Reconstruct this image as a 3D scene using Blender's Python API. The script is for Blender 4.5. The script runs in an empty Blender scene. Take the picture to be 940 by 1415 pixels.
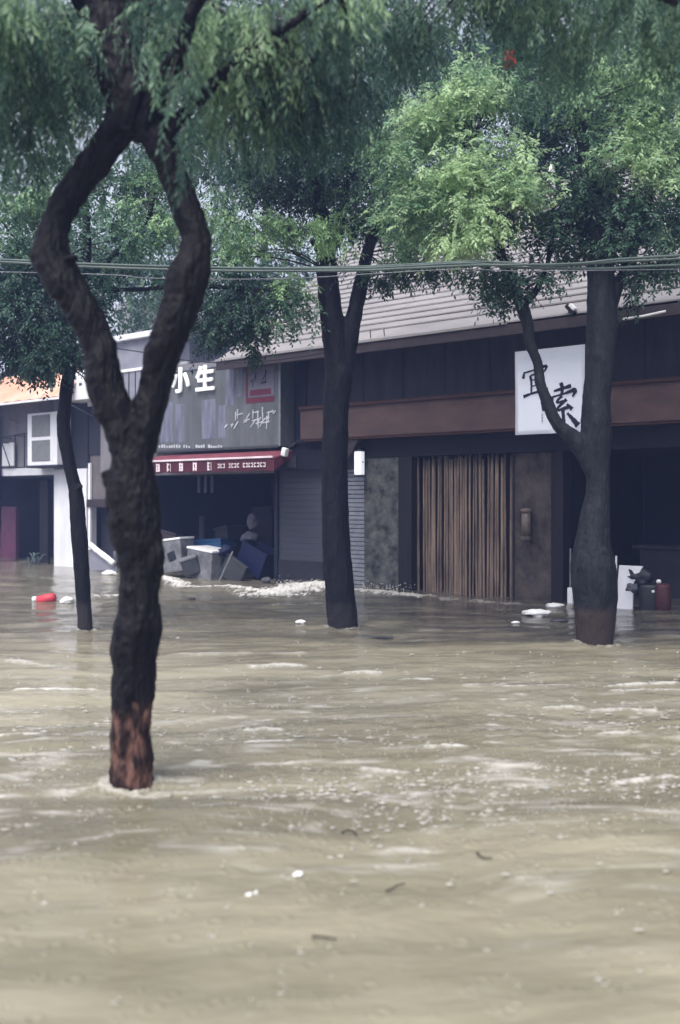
import bpy, bmesh, math, random
import numpy as np
from mathutils import Vector, Matrix

random.seed(7)
RNG = np.random.default_rng(11)
R = math.radians
sc = bpy.context.scene
COL = sc.collection

# ------------------------------------------------------------------ camera
CAM_H, FPX, HOR = 1.53, 1300.0, 690.0
cd = bpy.data.cameras.new('camera'); cam = bpy.data.objects.new('camera', cd); COL.objects.link(cam)
cam.location = (0, 0, CAM_H); cam.rotation_euler = (R(90), 0, 0)
cd.sensor_fit = 'VERTICAL'; cd.sensor_height = 36.0; cd.lens = FPX / 1415.0 * 36.0
cd.shift_y = -(707.5 - HOR) / 1415.0
cd.clip_start = 0.05; cd.clip_end = 1000
cd.dof.use_dof = True; cd.dof.focus_distance = 11.5; cd.dof.aperture_fstop = 1.2
sc.camera = cam

# ------------------------------------------------------------------ light
SUN_EL, SUN_AZ = R(58), R(-150)
w = bpy.data.worlds.new('World'); sc.world = w; w.use_nodes = True
nt = w.node_tree; bg = nt.nodes['Background']
sky = nt.nodes.new('ShaderNodeTexSky'); sky.sky_type = 'NISHITA'; sky.sun_disc = False
sky.sun_elevation = SUN_EL; sky.sun_rotation = SUN_AZ
sky.air_density = 1.0; sky.dust_density = 4.0; sky.ozone_density = 1.0
hs = nt.nodes.new('ShaderNodeHueSaturation'); hs.inputs['Saturation'].default_value = 0.38
nt.links.new(sky.outputs[0], hs.inputs['Color']); nt.links.new(hs.outputs[0], bg.inputs['Color'])
bg.inputs['Strength'].default_value = 0.15
sd = bpy.data.lights.new('sun', 'SUN'); sd.energy = 1.5; sd.angle = R(40); sd.color = (1.0, 0.97, 0.92)
so = bpy.data.objects.new('sun', sd); COL.objects.link(so)
# the sun stands behind the camera, high
sv = Vector((math.sin(SUN_AZ) * math.cos(SUN_EL), math.cos(SUN_AZ) * math.cos(SUN_EL), math.sin(SUN_EL)))
so.rotation_euler = sv.to_track_quat('Z', 'Y').to_euler(); so.location = (0, 0, 30)
vs = sc.view_settings
vs.view_transform = 'Standard'; vs.look = 'None'; vs.gamma = 1; vs.use_curve_mapping = False; vs.exposure = 1.0
sc.cycles.max_bounces = 8; sc.cycles.volume_bounces = 1; sc.cycles.transparent_max_bounces = 8
sc.cycles.use_denoising = True

# ------------------------------------------------------------------ places
TH = math.atan(FPX / 1640.0)
ST, CT = math.sin(TH), math.cos(TH)
OX, OY = 1.53, 15.3
def F(u, wd, z=0.0):                       # street-front frame (along, inwards, up) -> world
    return Vector((OX + u * CT + wd * ST, OY - u * ST + wd * CT, z))
def ray(px, wd):
    a = (px - 470.0) / FPX
    return (wd + OX * ST + OY * CT) / (a * ST + CT), a
def U(px, wd=0.0):
    t, a = ray(px, wd)
    return (t * a - OX) * CT - (t - OY) * ST
def ZZ(px, py, wd=0.0):
    t, a = ray(px, wd)
    return CAM_H - (py - HOR) / FPX * t
def P(px, py, Y):
    return Vector(((px - 470.0) / FPX * Y, Y, CAM_H - (py - HOR) / FPX * Y))
def G(px, py, z=0.0):                      # point on the water
    Y = (CAM_H - z) * FPX / (py - HOR)
    return Vector(((px - 470.0) / FPX * Y, Y, z))

# ------------------------------------------------------------------ materials
def M(name, c1, c2=None, rough=0.7, scale=4.0, bump=0.0, bscale=30.0, stretch=(1, 1, 1), spec=0.22, detail=6.0,
      lo=0.35, hi=0.65, metal=0.0, coords='Object', emit=None, estr=0.0, coat=0.0):
    m = bpy.data.materials.new(name); m.use_nodes = True
    n = m.node_tree.nodes; l = m.node_tree.links; b = n['Principled BSDF']
    b.inputs['Roughness'].default_value = rough; b.inputs['Metallic'].default_value = metal
    b.inputs['Specular IOR Level'].default_value = spec; b.inputs['Coat Weight'].default_value = coat
    tc = n.new('ShaderNodeTexCoord'); mp = n.new('ShaderNodeMapping'); mp.inputs['Scale'].default_value = stretch
    l.new(tc.outputs[coords], mp.inputs['Vector'])
    nz = n.new('ShaderNodeTexNoise'); nz.inputs['Scale'].default_value = scale; nz.inputs['Detail'].default_value = detail
    nz.inputs['Roughness'].default_value = 0.65
    l.new(mp.outputs[0], nz.inputs['Vector'])
    rp = n.new('ShaderNodeValToRGB'); rp.color_ramp.elements[0].position = lo; rp.color_ramp.elements[1].position = hi
    c2 = c2 or tuple(x * 0.75 for x in c1)
    rp.color_ramp.elements[0].color = (*c1, 1); rp.color_ramp.elements[1].color = (*c2, 1)
    l.new(nz.outputs['Fac'], rp.inputs[0]); l.new(rp.outputs[0], b.inputs['Base Color'])
    if bump:
        n2 = n.new('ShaderNodeTexNoise'); n2.inputs['Scale'].default_value = bscale; n2.inputs['Detail'].default_value = 5
        l.new(mp.outputs[0], n2.inputs['Vector'])
        bp = n.new('ShaderNodeBump'); bp.inputs['Strength'].default_value = bump; bp.inputs['Distance'].default_value = 0.02
        l.new(n2.outputs['Fac'], bp.inputs['Height']); l.new(bp.outputs[0], b.inputs['Normal'])
    if emit:
        b.inputs['Emission Color'].default_value = (*emit, 1); b.inputs['Emission Strength'].default_value = estr
    return m

def bark(name, dark, mid, red=None, zred=0.4, seed=0.0, zw=None, wet=(0.05, 0.04, 0.035)):
    m = bpy.data.materials.new(name); m.use_nodes = True
    n = m.node_tree.nodes; l = m.node_tree.links; b = n['Principled BSDF']
    b.inputs['Roughness'].default_value = 0.6; b.inputs['Specular IOR Level'].default_value = 0.16
    tc = n.new('ShaderNodeTexCoord'); mp = n.new('ShaderNodeMapping'); mp.inputs['Scale'].default_value = (1, 1, 0.35)
    mp.inputs['Location'].default_value = (seed, seed, seed)
    l.new(tc.outputs['Object'], mp.inputs['Vector'])
    nz = n.new('ShaderNodeTexNoise'); nz.inputs['Scale'].default_value = 14; nz.inputs['Detail'].default_value = 8; nz.inputs['Roughness'].default_value = 0.7
    l.new(mp.outputs[0], nz.inputs['Vector'])
    rp = n.new('ShaderNodeValToRGB'); rp.color_ramp.elements[0].position = 0.42; rp.color_ramp.elements[1].position = 0.68
    rp.color_ramp.elements[0].color = (*dark, 1); rp.color_ramp.elements[1].color = (*mid, 1)
    l.new(nz.outputs['Fac'], rp.inputs[0]); out = rp.outputs[0]
    sx = n.new('ShaderNodeSeparateXYZ'); l.new(tc.outputs['Object'], sx.inputs[0])
    if red:
        n3 = n.new('ShaderNodeTexNoise'); n3.inputs['Scale'].default_value = 11; n3.inputs['Detail'].default_value = 3
        l.new(mp.outputs[0], n3.inputs['Vector'])
        ad = n.new('ShaderNodeMath'); ad.operation = 'MULTIPLY_ADD'; l.new(n3.outputs['Fac'], ad.inputs[0]); ad.inputs[1].default_value = 0.5
        l.new(sx.outputs['Z'], ad.inputs[2])
        mr = n.new('ShaderNodeMapRange'); mr.inputs[1].default_value = zred + 0.30; mr.inputs[2].default_value = zred + 0.22
        l.new(ad.outputs[0], mr.inputs[0])
        n4 = n.new('ShaderNodeTexVoronoi'); n4.inputs['Scale'].default_value = 30; n4.feature = 'DISTANCE_TO_EDGE'
        l.new(mp.outputs[0], n4.inputs['Vector'])
        n5 = n.new('ShaderNodeTexNoise'); n5.inputs['Scale'].default_value = 24; n5.inputs['Detail'].default_value = 6
        l.new(mp.outputs[0], n5.inputs['Vector'])
        m5 = n.new('ShaderNodeMapRange'); m5.inputs[1].default_value = 0.45; m5.inputs[2].default_value = 0.62; l.new(n5.outputs['Fac'], m5.inputs[0])
        mm = n.new('ShaderNodeMath'); mm.operation = 'MULTIPLY'; l.new(m5.outputs[0], mm.inputs[0]); l.new(mr.outputs[0], mm.inputs[1])
        base = n.new('ShaderNodeMix'); base.data_type = 'RGBA'; l.new(mr.outputs[0], base.inputs[0]); l.new(out, base.inputs[6])
        base.inputs[7].default_value = (0.016, 0.009, 0.009, 1)
        mx = n.new('ShaderNodeMix'); mx.data_type = 'RGBA'; l.new(mm.outputs[0], mx.inputs[0]); l.new(base.outputs[2], mx.inputs[6]); mx.inputs[7].default_value = (*red, 1)
        out = mx.outputs[2]
    if zw:
        mr = n.new('ShaderNodeMapRange'); mr.inputs[1].default_value = zw; mr.inputs[2].default_value = zw * 0.8
        l.new(sx.outputs['Z'], mr.inputs[0])
        mx = n.new('ShaderNodeMix'); mx.data_type = 'RGBA'; l.new(mr.outputs[0], mx.inputs[0]); l.new(out, mx.inputs[6]); mx.inputs[7].default_value = (*wet, 1)
        out = mx.outputs[2]
    l.new(out, b.inputs['Base Color'])
    bp = n.new('ShaderNodeBump'); bp.inputs['Strength'].default_value = 0.8; bp.inputs['Distance'].default_value = 0.02
    nb = n.new('ShaderNodeTexNoise'); nb.inputs['Scale'].default_value = 45; nb.inputs['Detail'].default_value = 5
    l.new(mp.outputs[0], nb.inputs['Vector']); l.new(nb.outputs['Fac'], bp.inputs['Height']); l.new(bp.outputs[0], b.inputs['Normal'])
    return m

def leafmat(name, dark, mid, light, trans=0.35):
    m = bpy.data.materials.new(name); m.use_nodes = True
    n = m.node_tree.nodes; l = m.node_tree.links; b = n['Principled BSDF']; o = n['Material Output']
    b.inputs['Roughness'].default_value = 0.4; b.inputs['Specular IOR Level'].default_value = 0.45
    at = n.new('ShaderNodeAttribute'); at.attribute_name = 'tone'
    rp = n.new('ShaderNodeValToRGB'); e = rp.color_ramp.elements
    e[0].position = 0.0; e[0].color = (*dark, 1); e[1].position = 1.0; e[1].color = (*light, 1)
    x = e.new(0.5); x.color = (*mid, 1)
    l.new(at.outputs['Fac'], rp.inputs[0]); l.new(rp.outputs[0], b.inputs['Base Color'])
    tr = n.new('ShaderNodeBsdfTranslucent'); l.new(rp.outputs[0], tr.inputs['Color'])
    mx = n.new('ShaderNodeMixShader'); mx.inputs[0].default_value = trans
    l.new(b.outputs[0], mx.inputs[1]); l.new(tr.outputs[0], mx.inputs[2]); l.new(mx.outputs[0], o.inputs['Surface'])
    return m

MT = dict(
    darkwall=M('dark_fascia_board', (0.010, 0.010, 0.016), (0.034, 0.029, 0.036), 0.6, 4, 0.2, 20, (1, 1, 0.22)),
    brown=M('brown_fascia_board', (0.100, 0.060, 0.052), (0.060, 0.038, 0.036), 0.55, 3, 0.1, 25, (0.6, 1, 1.2)),
    brownedge=M('brown_edge_trim', (0.050, 0.02, 0.014), None, 0.6),
    blue=M('blue_black_wall', (0.006, 0.009, 0.018), (0.012, 0.016, 0.028), 0.5, 3),
    stone=M('rough_stone_wall', (0.105, 0.106, 0.104), (0.018, 0.020, 0.022), 0.85, 4.5, 1.0, 7),
    shutter=M('grey_shutter_metal', (0.035, 0.039, 0.053), (0.027, 0.030, 0.043), 0.5, 2, spec=0.4),
    skirt=M('dark_wet_metal', (0.012, 0.013, 0.018), (0.020, 0.021, 0.027), 0.4, 4),
    cream=M('beige_painted_wall', (0.15, 0.132, 0.135), (0.11, 0.098, 0.103), 0.8, 2.5),
    whitewall=M('white_painted_wall', (0.74, 0.74, 0.78), (0.60, 0.60, 0.64), 0.7, 2, stretch=(1, 1, 0.3)),
    greywall=M('grey_render_wall', (0.21, 0.20, 0.215), (0.15, 0.145, 0.16), 0.8, 3, stretch=(1, 1, 0.5)),
    dgrey=M('dark_grey_panel', (0.030, 0.031, 0.040), (0.020, 0.021, 0.029), 0.6, 2),
    lilac=M('pale_lilac_render', (0.25, 0.25, 0.30), (0.19, 0.19, 0.23), 0.8, 3),
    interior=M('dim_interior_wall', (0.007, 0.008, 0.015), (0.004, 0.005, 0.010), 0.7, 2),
    roof=M('pale_roof_board', (0.285, 0.268, 0.272), (0.185, 0.175, 0.182), 0.65, 3, 0.15, 30, (0.35, 1, 1), lo=0.3, hi=0.8),
    soffit=M('brown_soffit_board', (0.045, 0.034, 0.038), (0.03, 0.024, 0.028), 0.7, 4),
    bamboo=M('bamboo_cane', (0.27, 0.20, 0.155), (0.110, 0.080, 0.066), 0.6, 5, 0.2, 40, (1, 1, 0.25)),
    darkwood=M('dark_timber', (0.012, 0.009, 0.011), (0.007, 0.006, 0.009), 0.6, 6, 0.3, 30, (1, 1, 0.2)),
    wood=M('mottled_brown_stone', (0.085, 0.068, 0.060), (0.018, 0.016, 0.018), 0.8, 4, 1.0, 9, (1, 1, 0.7)),
    lantern=M('brass_lantern', (0.16, 0.13, 0.11), (0.10, 0.08, 0.07), 0.4, 9),
    lit=M('lit_lamp_glass', (0.8, 0.8, 0.8), None, 0.5, emit=(0.85, 0.9, 1.0), estr=0.35),
    banner=M('white_sheet_added_glow', (0.88, 0.90, 0.97), (0.86, 0.88, 0.96), 0.6, 2, emit=(0.80, 0.86, 1.0), estr=0.10),  # faint glow added to brighten the sheet, no known light behind it
    ink=M('black_ink', (0.018, 0.018, 0.035), None, 0.6),
    board=M('printed_grey_board', (0.070, 0.080, 0.082), (0.130, 0.132, 0.145), 0.35, 1.4, stretch=(2.2, 1, 0.5), coat=0.1),
    bars=M('pale_bars', (0.19, 0.20, 0.26), (0.09, 0.095, 0.13), 0.4, 2.2, stretch=(5, 1, 0.7)),
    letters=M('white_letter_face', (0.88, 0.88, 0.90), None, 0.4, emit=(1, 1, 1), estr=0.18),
    palestroke=M('pale_brush_lettering', (0.52, 0.54, 0.58), (0.40, 0.42, 0.46), 0.5),
    logogrey=M('logo_grey_panel', (0.17, 0.16, 0.20), (0.12, 0.11, 0.15), 0.5),
    maroon=M('maroon_panel', (0.14, 0.025, 0.045), (0.10, 0.02, 0.04), 0.5),
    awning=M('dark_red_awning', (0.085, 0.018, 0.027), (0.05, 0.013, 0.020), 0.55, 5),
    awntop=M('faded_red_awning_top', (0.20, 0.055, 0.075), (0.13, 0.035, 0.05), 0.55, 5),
    awntext=M('pink_white_lettering', (0.80, 0.68, 0.72), None, 0.5),
    metal=M('pale_metal', (0.24, 0.25, 0.28), (0.16, 0.17, 0.20), 0.35, 8, metal=0.4),
    darkmetal=M('dark_metal', (0.05, 0.052, 0.06), None, 0.5),
    white=M('white_plastic', (0.80, 0.80, 0.82), (0.68, 0.68, 0.70), 0.5, 7),
    foamw=M('white_polystyrene', (0.84, 0.84, 0.84), (0.72, 0.71, 0.68), 0.8, 12),
    peach=M('orange_awning_sheet', (0.62, 0.30, 0.19), (0.60, 0.42, 0.34), 0.6, 1.5),
    pale=M('muddy_grey_enamel', (0.20, 0.205, 0.22), (0.085, 0.085, 0.095), 0.4, 5, detail=9),
    teal=M('blue_plastic', (0.012, 0.05, 0.14), (0.02, 0.07, 0.15), 0.35, 6),
    navy=M('navy_plastic', (0.007, 0.012, 0.05), (0.005, 0.009, 0.035), 0.45, 6),
    sack=M('grey_sack', (0.11, 0.11, 0.135), (0.07, 0.07, 0.09), 0.7, 8),
    darkthing=M('black_plastic', (0.015, 0.015, 0.02), None, 0.4),
    red=M('red_plastic', (0.62, 0.05, 0.07), (0.50, 0.06, 0.08), 0.4, 9),
    redcloth=M('red_cloth', (0.50, 0.07, 0.05), (0.36, 0.05, 0.04), 0.7, 9),
    dullred=M('dull_red_paint', (0.07, 0.022, 0.025), (0.04, 0.016, 0.02), 0.5, 6),
    greytub=M('grey_plastic', (0.05, 0.054, 0.06), (0.035, 0.038, 0.043), 0.5, 6),
    cable=M('green_black_cable', (0.060, 0.085, 0.080), (0.10, 0.13, 0.12), 0.45, 3),
    twig=M('wet_twig', (0.03, 0.024, 0.02), None, 0.5),
    magenta=M('dull_magenta_sheet', (0.14, 0.04, 0.075), (0.09, 0.03, 0.06), 0.5, 4),
    plant=M('drowned_plant', (0.10, 0.14, 0.13), (0.06, 0.08, 0.09), 0.6, 6),
    glass=M('dark_glass', (0.03, 0.034, 0.045), None, 0.12, spec=0.5),
    grille=M('grey_fan_grille', (0.20, 0.205, 0.20), (0.15, 0.155, 0.155), 0.6, 5),
    splash=M('splashed_water', (0.50, 0.475, 0.43), None, 0.3, spec=0.6),
)

# ------------------------------------------------------------------ object helpers
ORG = {}
def tag(o, label, cat, group=None, kind=None):
    if label: o['label'] = label
    if cat: o['category'] = cat
    if group: o['group'] = group
    if kind: o['kind'] = kind
    return o
def thing(name, label, cat, at, frame='F', group=None):
    o = bpy.data.objects.new(name, None); COL.objects.link(o); o.empty_display_size = 0.1
    if frame == 'F':
        o.location = F(*at); o.rotation_euler = (0, 0, -TH)
    else:
        o.location = at
    ORG[o.name] = Vector(at)
    return tag(o, label, cat, group)
class MB:
    def __init__(s): s.bm = bmesh.new()
    def box(s, a, b, bev=0.0, rot=None, piv=None):
        a = Vector(a); b = Vector(b); c = (a + b) / 2; d = b - a
        r = bmesh.ops.create_cube(s.bm, size=1.0)
        vs_ = r['verts']
        bmesh.ops.scale(s.bm, vec=(abs(d.x), abs(d.y), abs(d.z)), verts=vs_)
        if bev:
            es = list({e for v in vs_ for e in v.link_edges})
            rr = bmesh.ops.bevel(s.bm, geom=es, offset=bev, segments=2, affect='EDGES', profile=0.6)
            vs_ = list({v for f in rr['faces'] for v in f.verts} | {v for v in vs_ if v.is_valid})
        if rot: bmesh.ops.rotate(s.bm, cent=(0, 0, 0), matrix=rot, verts=vs_)
        bmesh.ops.translate(s.bm, vec=c, verts=vs_)
        return s
    def poly(s, pts, dirv):                # prism from polygon
        d = Vector(dirv); a = [s.bm.verts.new(Vector(p)) for p in pts]; b = [s.bm.verts.new(Vector(p) + d) for p in pts]
        n = len(pts); s.bm.faces.new(a); s.bm.faces.new(b[::-1])
        for i in range(n): s.bm.faces.new((a[i], b[i], b[(i + 1) % n], a[(i + 1) % n]))
        bmesh.ops.recalc_face_normals(s.bm, faces=s.bm.faces[:]); return s
    def tube(s, pts, rad, seg=10, cap=True, jit=0.0):
        pts = [Vector(p) for p in pts]; rings = []
        rr = rad if isinstance(rad, (list, tuple)) else [rad] * len(pts)
        up = None
        for i, p in enumerate(pts):
            t = (pts[min(i + 1, len(pts) - 1)] - pts[max(i - 1, 0)]).normalized()
            if up is None:
                up = t.orthogonal().normalized()
            up = (up - t * up.dot(t)).normalized(); q = t.cross(up)
            rings.append([s.bm.verts.new(p + (up * math.cos(2 * math.pi * k / seg) + q * math.sin(2 * math.pi * k / seg)) * rr[i] * (1 + random.uniform(-jit, jit))) for k in range(seg)])
        for a, b in zip(rings, rings[1:]):
            for k in range(seg):
                s.bm.faces.new((a[k], a[(k + 1) % seg], b[(k + 1) % seg], b[k]))
        if cap:
            s.bm.faces.new(rings[0][::-1]); s.bm.faces.new(rings[-1])
        return s
    def lathe(s, prof, c, seg=20, rot=None):
        c = Vector(c); rings = []
        for r_, z in prof:
            ring = []
            for k in range(seg):
                v = Vector((r_ * math.cos(2 * math.pi * k / seg), r_ * math.sin(2 * math.pi * k / seg), z))
                if rot: v = rot @ v
                ring.append(s.bm.verts.new(c + v))
            rings.append(ring)
        for a, b in zip(rings, rings[1:]):
            for k in range(seg): s.bm.faces.new((a[k], a[(k + 1) % seg], b[(k + 1) % seg], b[k]))
        s.bm.faces.new(rings[0][::-1]); s.bm.faces.new(rings[-1]); return s
    def build_each(s, name, mat, parent):
        bm = s.bm; left = set(bm.verts)
        while left:
            st = [left.pop()]; isl = [st[0]]
            while st:
                v = st.pop()
                for e in v.link_edges:
                    q = e.other_vert(v)
                    if q in left: left.discard(q); isl.append(q); st.append(q)
            m = MB(); mp = {v: m.bm.verts.new(v.co) for v in isl}
            for f in {f for v in isl for f in v.link_faces}: m.bm.faces.new([mp[v] for v in f.verts])
            m.build(name, mat, parent)
        bm.free()
    def build(s, name, mat, parent=None, origin=None, frame='F', smooth=False, sub=0):
        me = bpy.data.meshes.new(name)
        if parent is not None: o0 = ORG[parent.name]
        else: o0 = Vector(origin or (0, 0, 0))
        bmesh.ops.translate(s.bm, vec=-o0, verts=s.bm.verts[:])
        bmesh.ops.recalc_face_normals(s.bm, faces=s.bm.faces[:])
        s.bm.to_mesh(me); s.bm.free(); me.materials.append(mat)
        if smooth: me.polygons.foreach_set('use_smooth', [True] * len(me.polygons))
        o = bpy.data.objects.new(name, me); COL.objects.link(o)
        if parent is not None:
            o.parent = parent; ORG[o.name] = Vector((0, 0, 0)) + o0
        else:
            if frame == 'F': o.location = F(*o0); o.rotation_euler = (0, 0, -TH)
            else: o.location = o0
            ORG[o.name] = o0
        if sub:
            md = o.modifiers.new('smooth', 'SUBSURF'); md.levels = md.render_levels = sub
        return o
def B(a, b, name, mat, parent, bev=0.006, rot=None):
    return MB().box(a, b, bev, rot).build(name, mat, parent)

def npmesh(name, V, Fq, mat, attrs=None, smooth=False):
    me = bpy.data.meshes.new(name)
    n, k = Fq.shape
    me.vertices.add(len(V)); me.vertices.foreach_set('co', V.astype(np.float32).ravel())
    me.loops.add(n * k); me.loops.foreach_set('vertex_index', Fq.astype(np.int32).ravel())
    me.polygons.add(n); me.polygons.foreach_set('loop_start', np.arange(0, n * k, k, dtype=np.int32))
    me.polygons.foreach_set('use_smooth', np.full(n, smooth))
    for an, (dom, arr) in (attrs or {}).items():
        a = me.attributes.new(an, 'FLOAT', dom); a.data.foreach_set('value', arr.astype(np.float32))
    me.update(calc_edges=True); me.materials.append(mat)
    return me

# gradient noise in numpy
_perm = np.random.default_rng(3).permutation(256); _perm = np.concatenate([_perm, _perm, _perm])
_ga = np.random.default_rng(4).uniform(0, 2 * np.pi, 256)
def gn(x, y):
    xi = np.floor(x).astype(np.int64); yi = np.floor(y).astype(np.int64); xf = x - xi; yf = y - yi
    def g(ix, iy, dx, dy):
        h = _perm[_perm[ix & 255] + (iy & 255)]; a = _ga[h]
        return np.cos(a) * dx + np.sin(a) * dy
    uu = xf * xf * xf * (xf * (xf * 6 - 15) + 10); vv = yf * yf * yf * (yf * (yf * 6 - 15) + 10)
    a = g(xi, yi, xf, yf); b = g(xi + 1, yi, xf - 1, yf); c = g(xi, yi + 1, xf, yf - 1); d = g(xi + 1, yi + 1, xf - 1, yf - 1)
    return 1.4 * ((a * (1 - uu) + b * uu) * (1 - vv) + (c * (1 - uu) + d * uu) * vv)

# ------------------------------------------------------------------ flood water
def water():
    ny, nx = 820, 620
    inv = np.linspace(1 / 2.3, 1 / 19.0, ny); rows = 1 / inv
    rows = np.concatenate([[-150, -60, -20, -6, -2, 0.2, 1.2, 1.8, 2.1], rows, [22, 27, 35, 50, 80, 150]])
    s = np.linspace(-0.47, 0.47, nx)
    s = np.concatenate([[-1e9, -12, -4, -1.6, -0.9, -0.62, -0.52], s, [0.52, 0.62, 0.9, 1.6, 4, 12, 1e9]])
    ye = np.clip(rows, 2.3, 24)
    X = s[None, :] * ye[:, None]
    X[:, 0] = -150; X[:, -1] = 150
    X = np.clip(X, -150, 150)
    Y = np.repeat(rows[:, None], X.shape[1], 1)
    fade = np.clip(1 - (np.abs(X) - 9) / 10, 0, 1) * np.clip((Y - 1.0) / 1.5, 0, 1) * np.clip((22 - Y) / 4, 0, 1)
    wx = X + 0.35 * gn(X * 0.7 + 9, Y * 0.7); wy = Y + 0.18 * gn(X * 0.8, Y * 0.9 + 4) - 0.07 * X
    h = 0.030 * gn(wx * 0.35, wy * 1.15) + 0.020 * gn(wx * 0.9 + 3, wy * 2.6) + 0.010 * gn(wx * 2.3 + 7, wy * 6.5 + 1)
    ch = gn(wx * 3.4 + 5, wy * 10.5); h += 0.0010 * (1 - 2 * np.abs(ch)) * (0.5 + 0.8 * np.clip(gn(wx * 0.6, wy * 0.8 + 30) + 0.3, 0, 1))
    h += (0.0016 + 0.0014 * np.clip(Y / 8, 0, 1)) * gn(wx * 9, wy * 22) + 0.0009 * gn(wx * 20, wy * 44)
    # choppy belt in the middle of the street
    belt = np.exp(-((Y - 6.3 - 0.1 * X) / 1.7) ** 2)
    h += belt * (0.006 * (0.5 - np.abs(gn(wx * 6.5, wy * 9))) + 0.0035 * gn(wx * 15 + 8, wy * 19))
    foam = np.zeros_like(h)
    def poly_d(pts):
        d = np.full(X.shape, 1e9); 
        for (x0, y0), (x1, y1) in zip(pts, pts[1:]):
            dx, dy = x1 - x0, y1 - y0; t = np.clip(((X - x0) * dx + (Y - y0) * dy) / (dx * dx + dy * dy), 0, 1)
            d = np.minimum(d, np.hypot(X - x0 - t * dx, Y - y0 - t * dy))
        return d
    nzf = gn(X * 6, Y * 6) * 0.5 + gn(X * 17, Y * 17) * 0.55 + gn(X * 40, Y * 40) * 0.45
    def crest(pp, amp, wd, fo):
        pts = [tuple(G(a, b)[:2]) for a, b in pp]
        d = poly_d(pts) + 0.10 * gn(X * 3, Y * 3)
        e = np.exp(-(d / wd) ** 2)
        nonlocal h, foam
        h = h + amp * e * (0.8 + 0.6 * nzf); foam = np.maximum(foam, fo * np.clip(e * 1.35 + nzf * 1.6 - 0.5, 0, 1) * np.clip(e * 3, 0, 1))
    crest([(225, 797), (262, 812), (300, 810), (345, 816), (392, 824), (425, 814), (452, 806)], 0.034, 0.20, 1.0)
    crest([(375, 821), (420, 813), (450, 805)], 0.070, 0.50, 1.6)
    crest([(500, 816), (535, 820), (575, 824)], 0.030, 0.26, 0.7)
    crest([(575, 822), (640, 829), (710, 836)], 0.02, 0.14, 0.35)
    crest([(226, 790), (262, 790)], 0.02, 0.16, 0.7)
    crest([(130, 824), (170, 823)], 0.02, 0.14, 0.7)
    for a, b, y, yb, st in [(25, 128, 957, 955, 0.8), (0, 46, 1018, 1016, 0.6), (340, 402, 1030, 1026, 1.0), (344, 384, 1009, 1009, 0.8),
                        (0, 70, 912, 918, 0.35), (215, 350, 1098, 1090, 0.2), (840, 930, 948, 944, 0.7), (850, 940, 958, 956, 0.6),
                        (700, 790, 950, 946, 0.55), (590, 640, 1034, 1034, 0.8), (830, 880, 1017, 1014, 0.5), (850, 925, 1082, 1074, 0.6),
                        (350, 420, 921, 919, 0.5), (480, 520, 928, 928, 0.6), (560, 590, 938, 937, 0.7), (240, 420, 905, 902, 0.25),
                        (760, 800, 978, 978, 0.5), (645, 690, 950, 948, 0.4), (505, 560, 1066, 1070, 0.4), (820, 900, 982, 981, 0.5)]:
        wd = 0.03 * (G(a, y)[1] / 6.0) ** 1.3 + 0.008
        pts = [tuple(G(a, y)[:2]), tuple(G((a + b) / 2, (y + yb) / 2 - 1.5)[:2]), tuple(G(b, yb)[:2])]
        d = poly_d(pts) + 0.02 * gn(X * 5, Y * 9); e = np.exp(-(d / wd) ** 2)
        h = h + 0.010 * e; foam = np.maximum(foam, st * np.clip(e * 1.25 + nzf * 1.0 - 0.30, 0, 1) * np.clip(e * 3, 0, 1))
    # scattered froth on small crests
    k = np.clip((gn(wx * 2.6 + 40, wy * 8.5) + 0.35 * gn(wx * 9, wy * 26) - 0.50) * 4, 0, 1)
    foam = np.maximum(foam, 0.36 * k * (0.25 + belt) * np.clip((Y - 3.9) / 1.6, 0, 1))
    # water piling against the trunks
    for (px, py, r) in [(182, 1087, 0.13), (473, 866, 0.19), (822, 889, 0.21), (118, 872, 0.09)]:
        g = G(px, py); d = np.hypot(X - g.x, (Y - g.y) * 0.9)
        h += 0.016 * np.exp(-((d - r) / 0.09) ** 2) * (1 + 1.2 * nzf)
        foam = np.maximum(foam, 0.35 * np.clip(np.exp(-((d - r) / 0.05) ** 2) + nzf * 1.5 - 0.6, 0, 1) * np.clip(np.exp(-((d - r) / 0.08) ** 2) * 2, 0, 1))
        wk = np.exp(-((Y - g.y + 0.05 * (X - g.x)) / (0.10 + 0.10 * np.abs(X - g.x))) ** 2) * np.exp(-np.clip(X - g.x, 0, 9) / 0.9) * (X > g.x)
        h += 0.012 * wk * gn(X * 7, Y * 9) - 0.006 * wk; foam = np.maximum(foam, 0.30 * np.clip(wk * 1.2 + nzf * 1.4 - 0.9, 0, 1) * wk)
    # rain pits with their rings
    nd = 2600
    py = RNG.uniform(905, 1415, nd); py = np.where(RNG.random(nd) < 0.85, RNG.normal(1060, 75, nd), py); py = np.clip(py, 850, 1412)
    px = RNG.uniform(-20, 960, nd)
    yy = CAM_H * FPX / (py - HOR); xx = (px - 470) / FPX * yy
    r0, c0 = 9, 7
    inv0, dinv = inv[0], inv[1] - inv[0]; ds = s[8] - s[7]
    for a, b in zip(xx, yy):
        rr = RNG.uniform(0.010, 0.028)
        i = int((1 / b - inv0) / dinv) + r0; j = int((a / b + 0.47) / ds) + c0
        di = int(rr * 2.2 / b ** 2 / abs(dinv)) + 2; dj = int(rr * 2.2 / b / ds) + 2
        i0, i1, j0, j1 = max(i - di, 0), i + di + 1, max(j - dj, 0), j + dj + 1
        d = np.hypot(X[i0:i1, j0:j1] - a, Y[i0:i1, j0:j1] - b)
        h[i0:i1, j0:j1] += rr * 0.12 * (np.exp(-((d - rr) / (rr * 0.35)) ** 2) - 0.9 * np.exp(-(d / (rr * 0.5)) ** 2))
    Z = h * fade
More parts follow.
